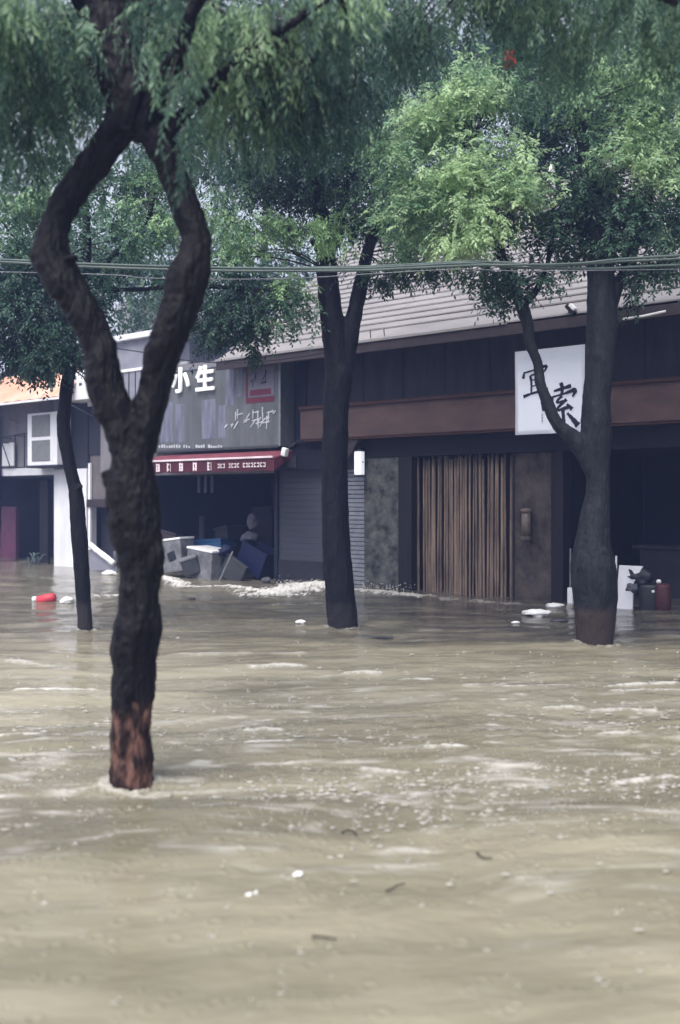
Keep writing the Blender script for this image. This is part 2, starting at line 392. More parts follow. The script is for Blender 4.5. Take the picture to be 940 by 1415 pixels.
    V = np.stack([X, Y, Z], -1).reshape(-1, 3)
    nr, nc = X.shape
    idx = np.arange(nr * nc).reshape(nr, nc)
    Fq = np.stack([idx[:-1, :-1], idx[:-1, 1:], idx[1:, 1:], idx[1:, :-1]], -1).reshape(-1, 4)
    m = bpy.data.materials.new('silty_flood_water'); m.use_nodes = True
    n = m.node_tree.nodes; l = m.node_tree.links; b = n['Principled BSDF']
    tc = n.new('ShaderNodeTexCoord'); mp = n.new('ShaderNodeMapping'); mp.inputs['Scale'].default_value = (0.42, 1.7, 1)
    l.new(tc.outputs['Object'], mp.inputs[0])
    nz = n.new('ShaderNodeTexNoise'); nz.inputs['Scale'].default_value = 1.1; nz.inputs['Detail'].default_value = 5; l.new(mp.outputs[0], nz.inputs[0])
    rp = n.new('ShaderNodeValToRGB'); e = rp.color_ramp.elements
    e[0].position = 0.38; e[0].color = (0.168, 0.154, 0.108, 1); e[1].position = 0.62; e[1].color = (0.258, 0.234, 0.168, 1)
    l.new(nz.outputs['Fac'], rp.inputs[0])
    at = n.new('ShaderNodeAttribute'); at.attribute_name = 'foam'
    mx = n.new('ShaderNodeMix'); mx.data_type = 'RGBA'; l.new(at.outputs['Fac'], mx.inputs[0]); l.new(rp.outputs[0], mx.inputs[6]); mx.inputs[7].default_value = (0.74, 0.72, 0.69, 1)
    l.new(mx.outputs[2], b.inputs['Base Color'])
    mr = n.new('ShaderNodeMapRange'); mr.inputs[3].default_value = 0.09; mr.inputs[4].default_value = 0.6; l.new(at.outputs['Fac'], mr.inputs[0]); l.new(mr.outputs[0], b.inputs['Roughness'])
    b.inputs['Specular IOR Level'].default_value = 0.5; b.inputs['IOR'].default_value = 1.33
    as_ = n.new('ShaderNodeAttribute'); as_.attribute_name = 'clear'  # dark reflections and shade painted into the water colour
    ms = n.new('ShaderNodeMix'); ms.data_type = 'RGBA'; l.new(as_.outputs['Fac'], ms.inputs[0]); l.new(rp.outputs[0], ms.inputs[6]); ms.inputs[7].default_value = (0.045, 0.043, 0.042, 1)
    al = n.new('ShaderNodeAttribute'); al.attribute_name = 'lit_band'  # brighter stretches of water, light painted in as paler colour
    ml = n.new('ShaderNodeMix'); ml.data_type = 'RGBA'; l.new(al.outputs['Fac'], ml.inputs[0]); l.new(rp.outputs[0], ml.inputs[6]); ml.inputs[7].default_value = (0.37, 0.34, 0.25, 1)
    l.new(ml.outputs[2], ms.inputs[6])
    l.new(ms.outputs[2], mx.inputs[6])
    n2 = n.new('ShaderNodeTexNoise'); n2.inputs['Scale'].default_value = 22; n2.inputs['Detail'].default_value = 4; l.new(mp.outputs[0], n2.inputs[0])
    bp = n.new('ShaderNodeBump'); bp.inputs['Strength'].default_value = 0.25; bp.inputs['Distance'].default_value = 0.02
    l.new(n2.outputs['Fac'], bp.inputs['Height']); l.new(bp.outputs[0], b.inputs['Normal'])
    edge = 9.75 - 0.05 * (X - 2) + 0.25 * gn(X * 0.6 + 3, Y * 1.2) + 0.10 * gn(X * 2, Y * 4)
    clear = np.clip((Y - edge) / 0.55, 0, 1) * (0.42 + 0.58 * np.clip((X + 0.9 + 0.5 * gn(X, Y)) / 2.2, 0, 1)) * (0.75 + 0.5 * gn(X * 1.2 + 9, Y * 4))  # far wedge: shade and dark reflection of the shopfronts, painted in
    clear = np.maximum(clear, 0.30 * np.exp(-((Y - 4.75 - 0.12 * X + 0.3 * gn(X * .8, Y)) / 0.75) ** 2) * (0.7 + 0.8 * gn(X * 1.1 + 2, Y * 3)))  # near band: dark reflection of the canopy, painted in
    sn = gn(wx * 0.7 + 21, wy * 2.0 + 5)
    lit_band = np.exp(-((Y - 7.7 + 0.35 * sn) / 1.5) ** 2) * (0.55 + 0.7 * sn) * (1 - np.clip(clear * 1.2, 0, 1)) + 0.35 * np.exp(-((Y - 2.6) / 0.5) ** 2) * (0.7 + 0.8 * gn(X * 2.2, Y * 5))  # paler distance bands painted in to offset the crowns' shade
    veil = np.clip(gn(wx * 1.5 + 60, wy * 6.0 + 3) * 0.8 + gn(wx * 4.5 + 31, wy * 17) * 0.5 - 0.16, 0, 1) * (np.exp(-((Y - 5.2) / 1.5) ** 2) + 0.35)
    foam = np.maximum(foam, 0.55 * veil * np.clip((Y - 2.6) / 1.5, 0, 1))
    me = npmesh('water', V, Fq, m, {'lit_band': ('POINT', np.clip(lit_band, 0, 1).ravel()), 'foam': ('POINT', foam.ravel()), 'clear': ('POINT', np.clip(clear, 0, 1).ravel())}, True)  # clear: dark reflections and shade painted into the water colour
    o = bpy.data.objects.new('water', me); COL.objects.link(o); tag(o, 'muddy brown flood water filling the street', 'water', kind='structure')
water()

# rain splashes: small crowns and drops thrown up where rain hits the water
def splashes():
    base = bmesh.new(); bmesh.ops.create_icosphere(base, subdivisions=1, radius=1.0)
    bv = np.array([v.co[:] for v in base.verts]); bf = np.array([[v.index for v in f.verts] for f in base.faces]); base.free()
    Vs, Fs = [], []; k = 0
    def add(c, r):
        nonlocal k
        Vs.append(bv * r + c); Fs.append(bf + k); k += len(bv)
    for i in range(2600):
        py = RNG.normal(1055, 62) if RNG.random() < 0.72 else RNG.uniform(900, 1412)
        px = RNG.uniform(0, 940)
        if (px < 330 and RNG.random() < 0.45) or (py > 1150 and RNG.random() < 0.85): continue
        if py < 880 or py > 1413: continue
        g = np.array(G(px, py)); sz = RNG.uniform(0.2, 1.0) ** 2 * min(1.0, ((CAM_H * FPX / (py - HOR)) / 5.5) ** 1.2)
        g[2] = 0.002
        add(g, np.array([0.012 + 0.012 * RNG.random(), 0.007, 0.0032]) * (0.5 + 1.1 * sz))
        if RNG.random() < 0.3: add(g + np.array([0, 0, 0.004]), np.array([0.0030, 0.0030, 0.006 + 0.008 * sz]) * (0.6 + sz * 0.7))
        for j in range(int(RNG.integers(0, 5))):
            a = RNG.uniform(0, 6.28); q = RNG.uniform(0.008, 0.028) * (0.6 + sz)
            add(g + np.array([math.cos(a) * q, math.sin(a) * q, RNG.uniform(0.002, 0.022)]), RNG.uniform(0.0015, 0.0036))
    # lively froth thrown up along the breaking wave by the shop front
    for i in range(700):
        t = RNG.random(); px = 385 + 70 * t + RNG.normal(0, 5) if RNG.random() < 0.7 else RNG.uniform(500, 575)
        py = 812 + RNG.normal(0, 5) if px < 470 else 817 + RNG.normal(0, 3)
        g = np.array(G(px, py)); g[2] = abs(RNG.normal(0.05, 0.05)); add(g, RNG.uniform(0.003, 0.011))
    me = npmesh('rain_splashes', np.concatenate(Vs), np.concatenate(Fs), MT['splash'], None, True)
    o = bpy.data.objects.new('rain_splashes', me); COL.objects.link(o); tag(o, 'small pale splashes where rain hits the brown water', 'splashes', kind='stuff')
splashes()

# ------------------------------------------------------------------ street-front buildings
ZB = -0.7                                   # pavement lies under the flood
def textmesh(name, s, size, mat, parent, at, depth=0.01, off=0.0, rot=(R(90), 0, 0), sx=1.0, shear=0.0):
    cu = bpy.data.curves.new(name, 'FONT'); cu.body = s; cu.size = size; cu.extrude = depth; cu.offset = off; cu.shear = shear
    cu.align_x = 'CENTER'; cu.align_y = 'CENTER'; cu.resolution_u = 3
    t = bpy.data.objects.new(name, cu); COL.objects.link(t)
    dg = bpy.context.evaluated_depsgraph_get(); me = bpy.data.meshes.new_from_object(t.evaluated_get(dg))
    bpy.data.objects.remove(t); me.materials.clear(); me.materials.append(mat); me.name = name
    o = bpy.data.objects.new(name, me); COL.objects.link(o); o.parent = parent
    o.location = Vector(at) - ORG[parent.name]; o.rotation_euler = rot; o.scale = (sx, 1, 1)
    return o

# --- long restaurant building with the board roof
uL, uR = U(372, 0), 9.5                     # left end (beside the sign) and right end, off picture
bld = thing('restaurant_building', 'long dark shop building with stepped pale board roof and bamboo curtain front', 'building', (0, 0, 0))
z_bt, z_bb = ZZ(640, 549, -0.25), ZZ(640, 596, -0.25)       # brown band
z_e = ZZ(640, 458, -0.75)                                   # eave
ROOF_L = U(300, -0.75)
# walls above
u_bl = U(415, -0.25)
B((uL, -0.02, z_bb + 0.02), (uR, 0.18, z_e + 0.35), 'upper_wall', MT['darkwall'], bld)
B((u_bl, -0.25, z_bb), (uR, -0.03, z_bt), 'brown_fascia', MT['brown'], bld, 0.01)
mb = MB(); mb.box((u_bl - .02, -0.29, z_bt), (uR, -0.03, z_bt + 0.05)); mb.box((u_bl + 0.02, -0.235, z_bb - 0.035), (uR, -0.03, z_bb - 0.003))
mb.build('fascia_trim', MT['brownedge'], bld)
# panel joints in the dark upper board
mb = MB()
for k in range(14):
    u = u_bl + 0.4 + k * 0.82
    if u < uR: mb.box((u, -0.032, z_bt + 0.06), (u + 0.025, -0.021, z_e - 0.05))
mb.build_each('board_joint', MT['blue'], bld)
# blue-black end wall left of the band
B((U(388, -0.03), -0.055, z_bb - 0.05), (u_bl - 0.03, -0.022, z_e - 0.02), 'blue_wall_panel', MT['blue'], bld)
# lintel under the band
u_o1, u_o2 = U(550), U(772)
B((u_bl + 0.02, 0.0, ZZ(640, 628)), (uR, 0.16, z_bb + 0.018), 'lintel', MT['interior'], bld)
zl = ZZ(640, 628)
# piers
us1, us2 = U(502), U(551)
B((us1, 0.02, ZB), (us2, 0.42, zl - 0.002), 'stone_pier', MT['stone'], bld, 0.015)
B((us2 + 0.002, -0.02, ZB), (U(570, 0), 0.30, zl - 0.002), 'door_post', MT['darkwood'], bld, 0.01)
# narrow slatted shutter left of the stone pier
un1 = U(446)
mb = MB(); zz = ZB
while zz < zl - 0.1:
    mb.box((un1, 0.06, zz), (us1 - 0.01, 0.12, zz + 0.062), 0.006); zz += 0.075
mb.build('slatted_shutter', MT['metal'], bld)
B((un1, 0.13, ZB), (us1, 0.2, zl), 'shutter_backing', MT['dgrey'], bld)
# roller shutter between shop opening and the tree
u5, u6 = U(381), U(447)
mb = MB(); zz = ZZ(410, 775, 0.05); ztop = ZZ(410, 650, 0.05)
while zz < ztop:
    mb.box((u5 + 0.06, 0.03, zz), (u6 - 0.01, 0.06, zz + 0.108), 0.004); zz += 0.11
mb.build('roller_shutter', MT['shutter'], bld)
B((u5 + 0.06, 0.0, ZB), (u6 - 0.01, 0.1, ZZ(410, 774, 0.05)), 'shutter_skirt', MT['skirt'], bld)
B((u5 - 0.02, -0.02, ZB), (u5 + 0.058, 0.14, ztop + 0.1), 'shutter_rail', MT['blue'], bld)
B((u5 + 0.06, -0.10, ztop), (us1 - 0.005, 0.12, ztop + 0.36), 'shutter_box', MT['interior'], bld)
B((U(398, -.1), -0.14, ztop + 0.04), (U(411, -.1), -0.11, ztop + 0.26), 'box_frame', MT['dgrey'], bld)
B((u5 - 0.02, 0.0, ztop + 0.365), (u_bl + 0.018, 0.16, z_bb + 0.018), 'lintel', MT['interior'], bld)
B((u_bl + 0.022, 0.0, ztop + 0.365), (us1, 0.12, zl - 0.003), 'lintel', MT['interior'], bld) if zl - 0.003 > ztop + 0.37 else None
# bracket below the band end
mb = MB(); ub = U(478, -0.2); mb.poly([(ub, -0.2, z_bb - 0.04), (ub + 0.28, -0.2, z_bb - 0.04), (ub + 0.05, -0.2, z_bb - 0.35), (ub, -0.2, z_bb - 0.35)], (0, 0.15, 0))
mb.build('corner_bracket', MT['soffit'], bld)
# bamboo cane curtain
uc1, uc2 = U(571, 0.18), U(707, 0.18)
mb = MB(); u = uc1; i = 0
while u < uc2:
    r = random.uniform(0.014, 0.026); wd = 0.18 + random.uniform(-0.03, 0.04)
    lean = random.uniform(-0.03, 0.03); z0 = ZB; z1 = zl - random.uniform(0.0, 0.10) + 0.02
    n = 7; pts = [(u + lean * (k / n) + random.uniform(-.004, .004), wd, z0 + (z1 - z0) * k / n) for k in range(n + 1)]
    mb.tube(pts, [r * random.uniform(0.9, 1.12) for _ in pts], 7)
    u += r * 1.7 + (random.uniform(0.0, 0.020) if random.random() < 0.7 else random.uniform(0.02, 0.06)); i += 1
cur = mb.build('bamboo_curtain', MT['bamboo'], bld, smooth=True)
B((uc1 - 0.02, 0.34, ZB), (uc2 + 0.3, 0.40, zl), 'door_backing', MT['darkwood'], bld)
# wooden panel with a wall lantern to the right of the curtain
ud1, ud2 = U(708, 0.1), U(768, 0.1)
B((ud1, 0.08, ZB), (ud2, 0.30, zl - 0.002), 'wood_panel', MT['wood'], bld, 0.01)
mb = MB()
for k in range(5):
    mb.box((ud1 + 0.03, 0.064, ZB), (ud1 + 0.05 + 0.0, 0.079, zl - 0.01)) if k == 0 else None
mb.box((ud2 - 0.05, 0.05, ZB), (ud2 + 0.03, 0.078, zl - 0.01))
mb.build('panel_batten', MT['darkwood'], bld)
u9 = U(783, 0.1)
B((ud2 + 0.035, -0.02, ZB), (u9, 0.26, zl - 0.002), 'door_post', MT['darkwood'], bld, 0.01)
# dark room behind the right-hand opening
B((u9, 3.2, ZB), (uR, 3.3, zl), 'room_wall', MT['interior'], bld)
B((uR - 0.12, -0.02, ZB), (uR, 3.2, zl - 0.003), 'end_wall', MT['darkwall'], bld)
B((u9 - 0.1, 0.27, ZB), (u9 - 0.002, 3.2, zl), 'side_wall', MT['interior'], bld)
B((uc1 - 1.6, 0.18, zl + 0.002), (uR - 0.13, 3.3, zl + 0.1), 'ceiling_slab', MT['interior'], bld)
# counter, shelf and arch faintly seen inside
mb = MB(); mb.box((u9 + 0.5, 1.7, ZB), (uR - 0.4, 2.2, 0.75), 0.02); mb.box((u9 + 0.4, 1.62, 0.75), (uR - 0.3, 2.25, 0.81), 0.01)
mb.build('counter', MT['dgrey'], bld)
mb = MB()
for k in range(3): mb.box((u9 + 1.2, 2.9, 1.0 + 0.45 * k), (uR - 0.6, 3.19, 1.03 + 0.45 * k))
for u in (u9 + 1.2, u9 + 2.4, u9 + 3.6): mb.box((u, 2.92, 0.6), (u + 0.04, 3.18, 2.3))
mb.build('wall_shelf', MT['skirt'], bld)
# roof: overlapping boards stepping up and back
PITCH = R(36); cp, sp = math.cos(PITCH), math.sin(PITCH)
rf_len = 7.6; course = 0.235; nC = int(rf_len / course)
mb = MB()
for k in range(nC):
    a = (k + 0.75) * course if k else 0.0; w0 = -0.75 + a * cp; z0 = z_e + a * sp
    L = course * (1.75 if k == 0 else 1) + 0.02; lift = 0.044; u = ROOF_L + random.uniform(-0.03, 0.03)
    p0 = Vector((0, w0, z0 + lift)); p1 = Vector((0, w0 + L * cp, z0 + L * sp + 0.006))
    t = Vector((0, 0, 0.022))
    seglen = 3.6
    us = [u] + [u + (j + 0.5 * (k % 2)) * seglen + random.uniform(-.1, .1) for j in range(1, 6)]
    us = [q for q in us if q < uR + 0.35] + [uR + 0.4]
    for a0, a1 in zip(us, us[1:]):
        j = random.uniform(-0.004, 0.004)
        mb.poly([(a0, p0.y, p0.z + j), (a1 - 0.006, p0.y, p0.z + j + random.uniform(-.004, .004)), (a1 - 0.006, p1.y, p1.z), (a0, p1.y, p1.z)], t)
rf = mb.build('roof', MT['roof'], bld)
wt, ztp = -0.75 + rf_len * cp, z_e + rf_len * sp
mb = MB(); mb.poly([(ROOF_L + .02, -0.74, z_e - 0.03), (ROOF_L + .02, wt, ztp - 0.03), (ROOF_L + .02, wt, ztp - 0.15), (ROOF_L + .02, -0.70, z_e - 0.13)], (uR - ROOF_L, 0, 0))
mb.build('roof_deck', MT['soffit'], rf)
mb = MB(); mb.poly([(ROOF_L + .02, wt + 0.01, ztp), (ROOF_L + .02, wt + 4.0, ztp - 2.4), (ROOF_L + .02, wt + 4.0, ztp - 2.5), (ROOF_L + .02, wt + 0.01, ztp - 0.12)], (uR - ROOF_L, 0, 0))
mb.build('rear_slope', MT['roof'], rf)
B((uL, 8.0, ZB), (uR, 8.1, ztp - 1.6), 'rear_wall', MT['greywall'], bld)
B((ROOF_L, -0.775, z_e - 0.14), (uR + .4, -0.742, z_e + 0.012), 'eave_board', MT['soffit'], rf, 0.004)
B((ROOF_L, -0.80, z_e + 0.016), (U(700, -0.78), -0.752, z_e + 0.058), 'drip_edge', MT['roof'], rf, 0.004)
# end gable wall on the left, under the roof
mb = MB(); mb.poly([(ROOF_L + 0.1, 0.2, z_bt), (ROOF_L + 0.1, 0.2, z_e + 0.5), (ROOF_L + 0.1, wt, ztp - 0.17), (ROOF_L + 0.1, 7.9, z_bt)], (0.12, 0, 0))
mb.build('gable_wall', MT['greywall'], bld)
# little roof hooks
mb = MB()
for px in (510, 529, 690):
    u = U(px, -0.75); mb.tube([(u, -0.70, z_e + 0.07), (u, -0.72, z_e + 0.22)], 0.008, 6)
mb.build_each('roof_hook', MT['darkmetal'], rf)

# wall lantern
o = thing('wall_lantern', 'small brass wall lantern on the wood panel right of the bamboo curtain', 'lantern', (U(728, 0.03), 0.02, ZZ(728, 748, 0.03)))
uu, z0, z1 = U(728, 0.0), ZZ(728, 746, 0.0), ZZ(728, 702, 0.0)
mb = MB(); mb.lathe([(0.075, z0), (0.085, z0 + 0.03), (0.085, z0 + 0.05)], (uu, -0.02, 0), 16); mb.lathe([(0.09, z1 - 0.05), (0.085, z1 - 0.02), (0.03, z1)], (uu, -0.02, 0), 16)
mb.build_each('lantern_cap', MT['lantern'], o)
MB().lathe([(0.068, z0 + 0.052), (0.072, (z0 + z1) / 2), (0.068, z1 - 0.052)], (uu, -0.02, 0), 16).build('lantern_glass', MT['lantern'], o, smooth=True)
MB().box((uu - 0.03, 0.045, z0 + 0.1), (uu + 0.03, 0.078, z1 - 0.1)).build('bracket', MT['darkmetal'], o)

# lit sign lamp left of the stone pier
o = thing('lit_lamp', 'small white lit lamp box hanging at the stone pier corner', 'lamp', (U(497, -0.1), -0.1, ZZ(497, 662, -0.1)))
ua, ub, z0, z1 = U(492.5, -0.1), U(502, -0.1), ZZ(497, 656, -0.1), ZZ(497, 624, -0.1)
MB().box((ua, -0.16, z0), (ub, -0.06, z1), 0.01).build('lamp_glass', MT['lit'], o)
mb = MB(); mb.box((ua - .006, -0.165, z1 + 0.002), (ub + .006, -0.055, z1 + 0.03), 0.004); mb.box((ua - .006, -0.165, z0 - 0.03), (ub + .006, -0.055, z0 - 0.002), 0.004)
mb.tube([((ua + ub) / 2, -0.11, z1 + 0.03), ((ua + ub) / 2, -0.11, z_bb - 0.03)], 0.008, 6); mb.box((ub + 0.0065, -0.12, z0 + 0.2), (us1 + 0.04, -0.1, z0 + 0.23)); mb.box((us1 + 0.005, -0.1, z0 + 0.2), (us1 + 0.035, 0.018, z0 + 0.23))
mb.build('lamp_frame', MT['darkmetal'], o)

# white hanging banner with two brushed characters
wB = -0.36
ua, ub = U(712, wB), U(808.5, wB); zt, zb_ = ZZ(760, 481, wB), ZZ(760, 599, wB)
o = thing('shop_banner', 'white square sign with two black brush characters hung on the brown fascia', 'sign', ((ua + ub) / 2, wB, zb_))
me_ = MB()
nx_, nz_ = 16, 16
grid = [[me_.bm.verts.new((ua + (ub - ua) * i / nx_, wB + 0.006 * math.sin(i * 0.9 + j * 0.3) , zb_ + (zt - zb_) * j / nz_)) for i in range(nx_ + 1)] for j in range(nz_ + 1)]
for j in range(nz_):
    for i in range(nx_): me_.bm.faces.new((grid[j][i], grid[j][i + 1], grid[j + 1][i + 1], grid[j + 1][i]))
r = bmesh.ops.solidify(me_.bm, geom=me_.bm.faces[:], thickness=0.004)
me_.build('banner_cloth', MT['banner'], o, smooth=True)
mb = MB(); mb.tube([(ua - 0.03, wB + 0.02, zt + 0.005), (ub + 0.03, wB + 0.02, zt + 0.005)], 0.012, 8); mb.tube([(ua + 0.1, wB + 0.02, zt), (ua + 0.1, -0.04, zt + 0.02)], 0.006, 6); mb.tube([(ub - 0.1, wB + 0.02, zt), (ub - 0.1, -0.04, zt + 0.02)], 0.006, 6)
mb.build('hanging_rod', MT['darkmetal'], o)
def brush(glyph, cx, cz, w_, h_, wy, name, mat, parent, rot=0.0):
    mb = MB(); k = 0
    for st_, ws in glyph:
        pp = crv([(x, 0, z) for x, z in st_], 5); ww = [v[0] for v in crv([(q, 0, 0) for q in ws], 5)]
        L, Rr = [], []
        for i, p in enumerate(pp):
            t = (pp[min(i + 1, len(pp) - 1)] - pp[max(i - 1, 0)]).normalized(); nrm = Vector((-t.z, 0, t.x)) * ww[i] * (1 + 0.12 * math.sin(i * 2.3 + k))
            L.append(p + nrm); Rr.append(p - nrm)
        def T(p): x, z = (p.x - .5) * w_, (p.z - .5) * h_; return Vector((cx + x * math.cos(rot) - z * math.sin(rot), wy - k * 0.0004, cz + x * math.sin(rot) + z * math.cos(rot)))
        a_ = [mb.bm.verts.new(T(p)) for p in L]; b_ = [mb.bm.verts.new(T(p)) for p in Rr]
        for i in range(len(a_) - 1): mb.bm.faces.new((a_[i], a_[i + 1], b_[i + 1], b_[i]))
        k += 1
    bmesh.ops.recalc_face_normals(mb.bm, faces=mb.bm.faces[:]); bmesh.ops.solidify(mb.bm, geom=mb.bm.faces[:], thickness=0.002)
    return mb.build(name, mat, parent)
def crv(pts, n=6):
    P_ = [Vector(p) for p in pts]; out = []
    for i in range(len(P_) - 1):
        p0, p1, p2, p3 = P_[max(i - 1, 0)], P_[i], P_[i + 1], P_[min(i + 2, len(P_) - 1)]
        for k in range(n):
            t = k / n
            out.append(0.5 * ((2 * p1) + (p2 - p0) * t + (2 * p0 - 5 * p1 + 4 * p2 - p3) * t * t + (3 * p1 - p0 - 3 * p2 + p3) * t ** 3))
    out.append(P_[-1]); return out
G1 = [([(.50, 1.02), (.60, .88)], [.03, .07]), ([(.13, .82), (.07, .62)], [.03, .055]), ([(.13, .80), (.5, .84), (.93, .90), (.84, .72)], [.03, .03, .055, .02]),
      ([(.34, .68), (.36, .4), (.33, .12)], [.05, .035, .03]), ([(.34, .68), (.70, .73)], [.025, .045]), ([(.70, .73), (.68, .4), (.70, .14)], [.045, .035, .04]),
      ([(.36, .52), (.66, .55)], [.02, .03]), ([(.36, .33), (.66, .36)], [.02, .03]), ([(.04, .04), (.4, .11), (.95, .17)], [.06, .035, .06])]
G2 = [([(.05, .64), (.08, .40)], [.04, .035]), ([(.05, .64), (.28, .68), (.26, .42)], [.025, .045, .03]), ([(.08, .42), (.27, .45)], [.025, .03]),
      ([(.60, 1.05), (.64, .9), (.60, .76)], [.05, .05, .03]), ([(.40, .86), (.88, .94)], [.03, .05]), ([(.36, .74), (.33, .60)], [.03, .045]), ([(.36, .72), (.7, .77), (.98, .82), (.90, .66)], [.025, .03, .06, .02]),
      ([(.62, .72), (.46, .58), (.68, .57)], [.04, .03, .045]), ([(.74, .62), (.44, .38), (.82, .43)], [.045, .03, .05]), ([(.74, .50), (.88, .36)], [.03, .055]),
      ([(.62, .40), (.63, .2), (.62, .0), (.54, .06)], [.05, .045, .05, .015]), ([(.50, .28), (.34, .08)], [.045, .03]), ([(.74, .28), (.86, .14), (1.02, -.06)], [.03, .05, .08])]
brush(G1, U(740, wB), ZZ(740, 526, wB), 0.44, 0.46, wB - 0.012, 'character', MT['ink'], o, R(4))
brush(G2, U(772, wB), ZZ(772, 560, wB), 0.56, 0.58, wB - 0.012, 'character', MT['ink'], o, R(3))
mb = MB(); u = U(749, wB)
for k in range(6): mb.box((u, wB - 0.014, ZZ(749, 572 + k * 2.1, wB) - 0.01), (u + 0.02, wB - 0.008, ZZ(749, 572 + k * 2.1, wB)))
mb.build('small_writing', MT['sack'], o)

# security camera on the eave
o = thing('security_camera', 'small black and white security camera standing on the roof edge', 'camera', (U(792, -0.7), -0.7, z_e + 0.1))
uu = U(791, -0.75); zc = ZZ(791, 428, -0.75)
rt = Matrix.Rotation(R(48), 3, 'Y')
MB().box((uu - 0.10, -0.82, zc - 0.035), (uu + 0.08, -0.74, zc + 0.035), 0.02, rt).build('camera_body', MT['darkthing'], o)
MB().box((uu - 0.03, -0.83, zc + 0.0), (uu + 0.08, -0.73, zc + 0.05), 0.015, rt).build('camera_hood', MT['white'], o)
mb = MB(); mb.tube([(uu + 0.0, -0.74, z_e + 0.08), (uu, -0.76, zc)], 0.014, 8); mb.box((uu - 0.05, -0.78, z_e + 0.065), (uu + 0.05, -0.68, z_e + 0.085)); mb.build('mount', MT['darkmetal'], o)
# loose white rod under the roof edge
a = (U(861, -0.85), -0.85, ZZ(861, 441, -0.85)); b = (U(920, -0.85), -0.85, ZZ(920, 430, -0.85))
mb = MB(); mb.tube([a, ((a[0] + b[0]) / 2, -0.85, (a[2] + b[2]) / 2 - 0.01), b], 0.016, 8)
tag(mb.build('white_rod', MT['white'], None, a, smooth=True), 'thin white plastic rod lying askew along the roof edge at right', 'rod')

# --- middle shop under the same roof
shop = thing('noodle_shop', 'small open-fronted shop with grey sign and red awning, dark inside', 'shop', (U(300), 0, 0))
v1, v2 = U(216), u5 - 0.022
zs = ZZ(300, 655)
B((U(140), -0.02, zs), (v2, 0.2, z_e + 0.2), 'front_wall', MT['greywall'], shop)
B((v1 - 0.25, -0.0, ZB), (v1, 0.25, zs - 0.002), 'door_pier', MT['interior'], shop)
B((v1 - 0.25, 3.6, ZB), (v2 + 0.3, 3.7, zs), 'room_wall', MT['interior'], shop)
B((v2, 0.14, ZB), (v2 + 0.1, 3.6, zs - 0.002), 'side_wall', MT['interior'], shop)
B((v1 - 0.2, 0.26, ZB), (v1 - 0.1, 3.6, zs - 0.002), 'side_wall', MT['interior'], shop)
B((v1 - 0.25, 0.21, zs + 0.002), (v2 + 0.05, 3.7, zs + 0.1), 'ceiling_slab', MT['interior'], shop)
# hanging strips and a post inside
mb = MB()
for px in (273, 282, 291): mb.box((U(px, 0.6), 0.6, ZZ(px, 681, 0.6)), (U(px + 3.5, 0.6), 0.61, zs))
mb.build_each('hanging_strip', MT['sack'], shop)
mb = MB(); mb.box((U(275, 0.9), 0.9, 0.1), (U(281, 0.9), 0.96, ZZ(278, 713, 0.9)), 0.01); mb.build('inner_post', MT['dgrey'], shop)
mb = MB(); mb.box((U(348, 1.2), 1.2, ZB), (U(376, 1.2), 1.7, ZZ(360, 700, 1.2)), 0.02); mb.build('cupboard', MT['interior'], shop)

B((U(150, -.1), -0.10, ZZ(180, 600)), (U(215, -.1), -0.024, ZZ(185, 470, -.1)), 'lilac_panel', MT['lilac'], shop)
mb = MB(); mb.box((U(148, -.1), -0.22, ZZ(185, 470, -.1) + .002), (U(225, -.1), 0.1, ZZ(185, 462, -.1)), 0.01); mb.build('cornice', MT['whitewall'], shop)
mb = MB(); mb.box((U(165, -.1), -0.125, ZZ(185, 513, -.1)), (U(215, -.1), -0.102, ZZ(185, 509, -.1)), 0.003); mb.build('white_rail', MT['white'], shop)
mb = MB()
for px in (170, 178, 187, 196): mb.box((U(px, -.1), -0.112, ZZ(180, 600)), (U(px + 1, -.1), -0.102, ZZ(185, 514, -.1)))
mb.build_each('panel_rib', MT['dgrey'], shop)
# sign board
wS = -0.42
sa, sb = U(196, wS), U(388, wS); st, sbm = ZZ(300, 507, wS), ZZ(300, 620, wS)
o = thing('shop_signboard', 'large grey printed signboard with white characters above the red awning', 'sign', ((sa + sb) / 2, wS, sbm))
B((sa, wS, sbm), (sb, -0.03, st), 'board', MT['board'], o, 0.008)
mb = MB(); mb.box((sb - 0.03, wS - 0.02, sbm - 0.01), (sb + 0.01, wS - 0.002, st + 0.02)); mb.box((sa, wS - 0.02, st + 0.002), (sb - 0.032, wS + 0.05, st + 0.03)); mb.build('board_frame', MT['metal'], o)
mb = MB(); mb.box((sa, wS - 0.03, sbm - 0.03), (sb - 0.032, wS - 0.002, sbm + 0.015)); mb.build('lower_frame', MT['darkmetal'], o)
mb = MB(); e = wS - 0.004
for (x0, x1, y0, y1) in [(222, 239, 556, 611), (243, 255, 558, 611), (279, 298, 552, 606), (302, 312, 560, 605), (312, 324, 508, 560), (327, 335, 509, 548)]:
    mb.box((U(x0, e), e, ZZ((x0 + x1) / 2, y1, e)), (U(x1, e), wS - 0.001, ZZ((x0 + x1) / 2, y0, e)))
mb.build_each('pale_bar', MT['bars'], o)  # pale upright bars on the board face
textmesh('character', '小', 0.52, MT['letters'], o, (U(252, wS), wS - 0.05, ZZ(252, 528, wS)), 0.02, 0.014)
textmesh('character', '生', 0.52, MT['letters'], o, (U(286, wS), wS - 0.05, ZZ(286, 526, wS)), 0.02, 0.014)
B((U(340, e), wS - 0.007, ZZ(359, 548, e)), (U(379, e), wS - 0.001, ZZ(359, 507, e)), 'logo_panel', MT['logogrey'], o, 0)
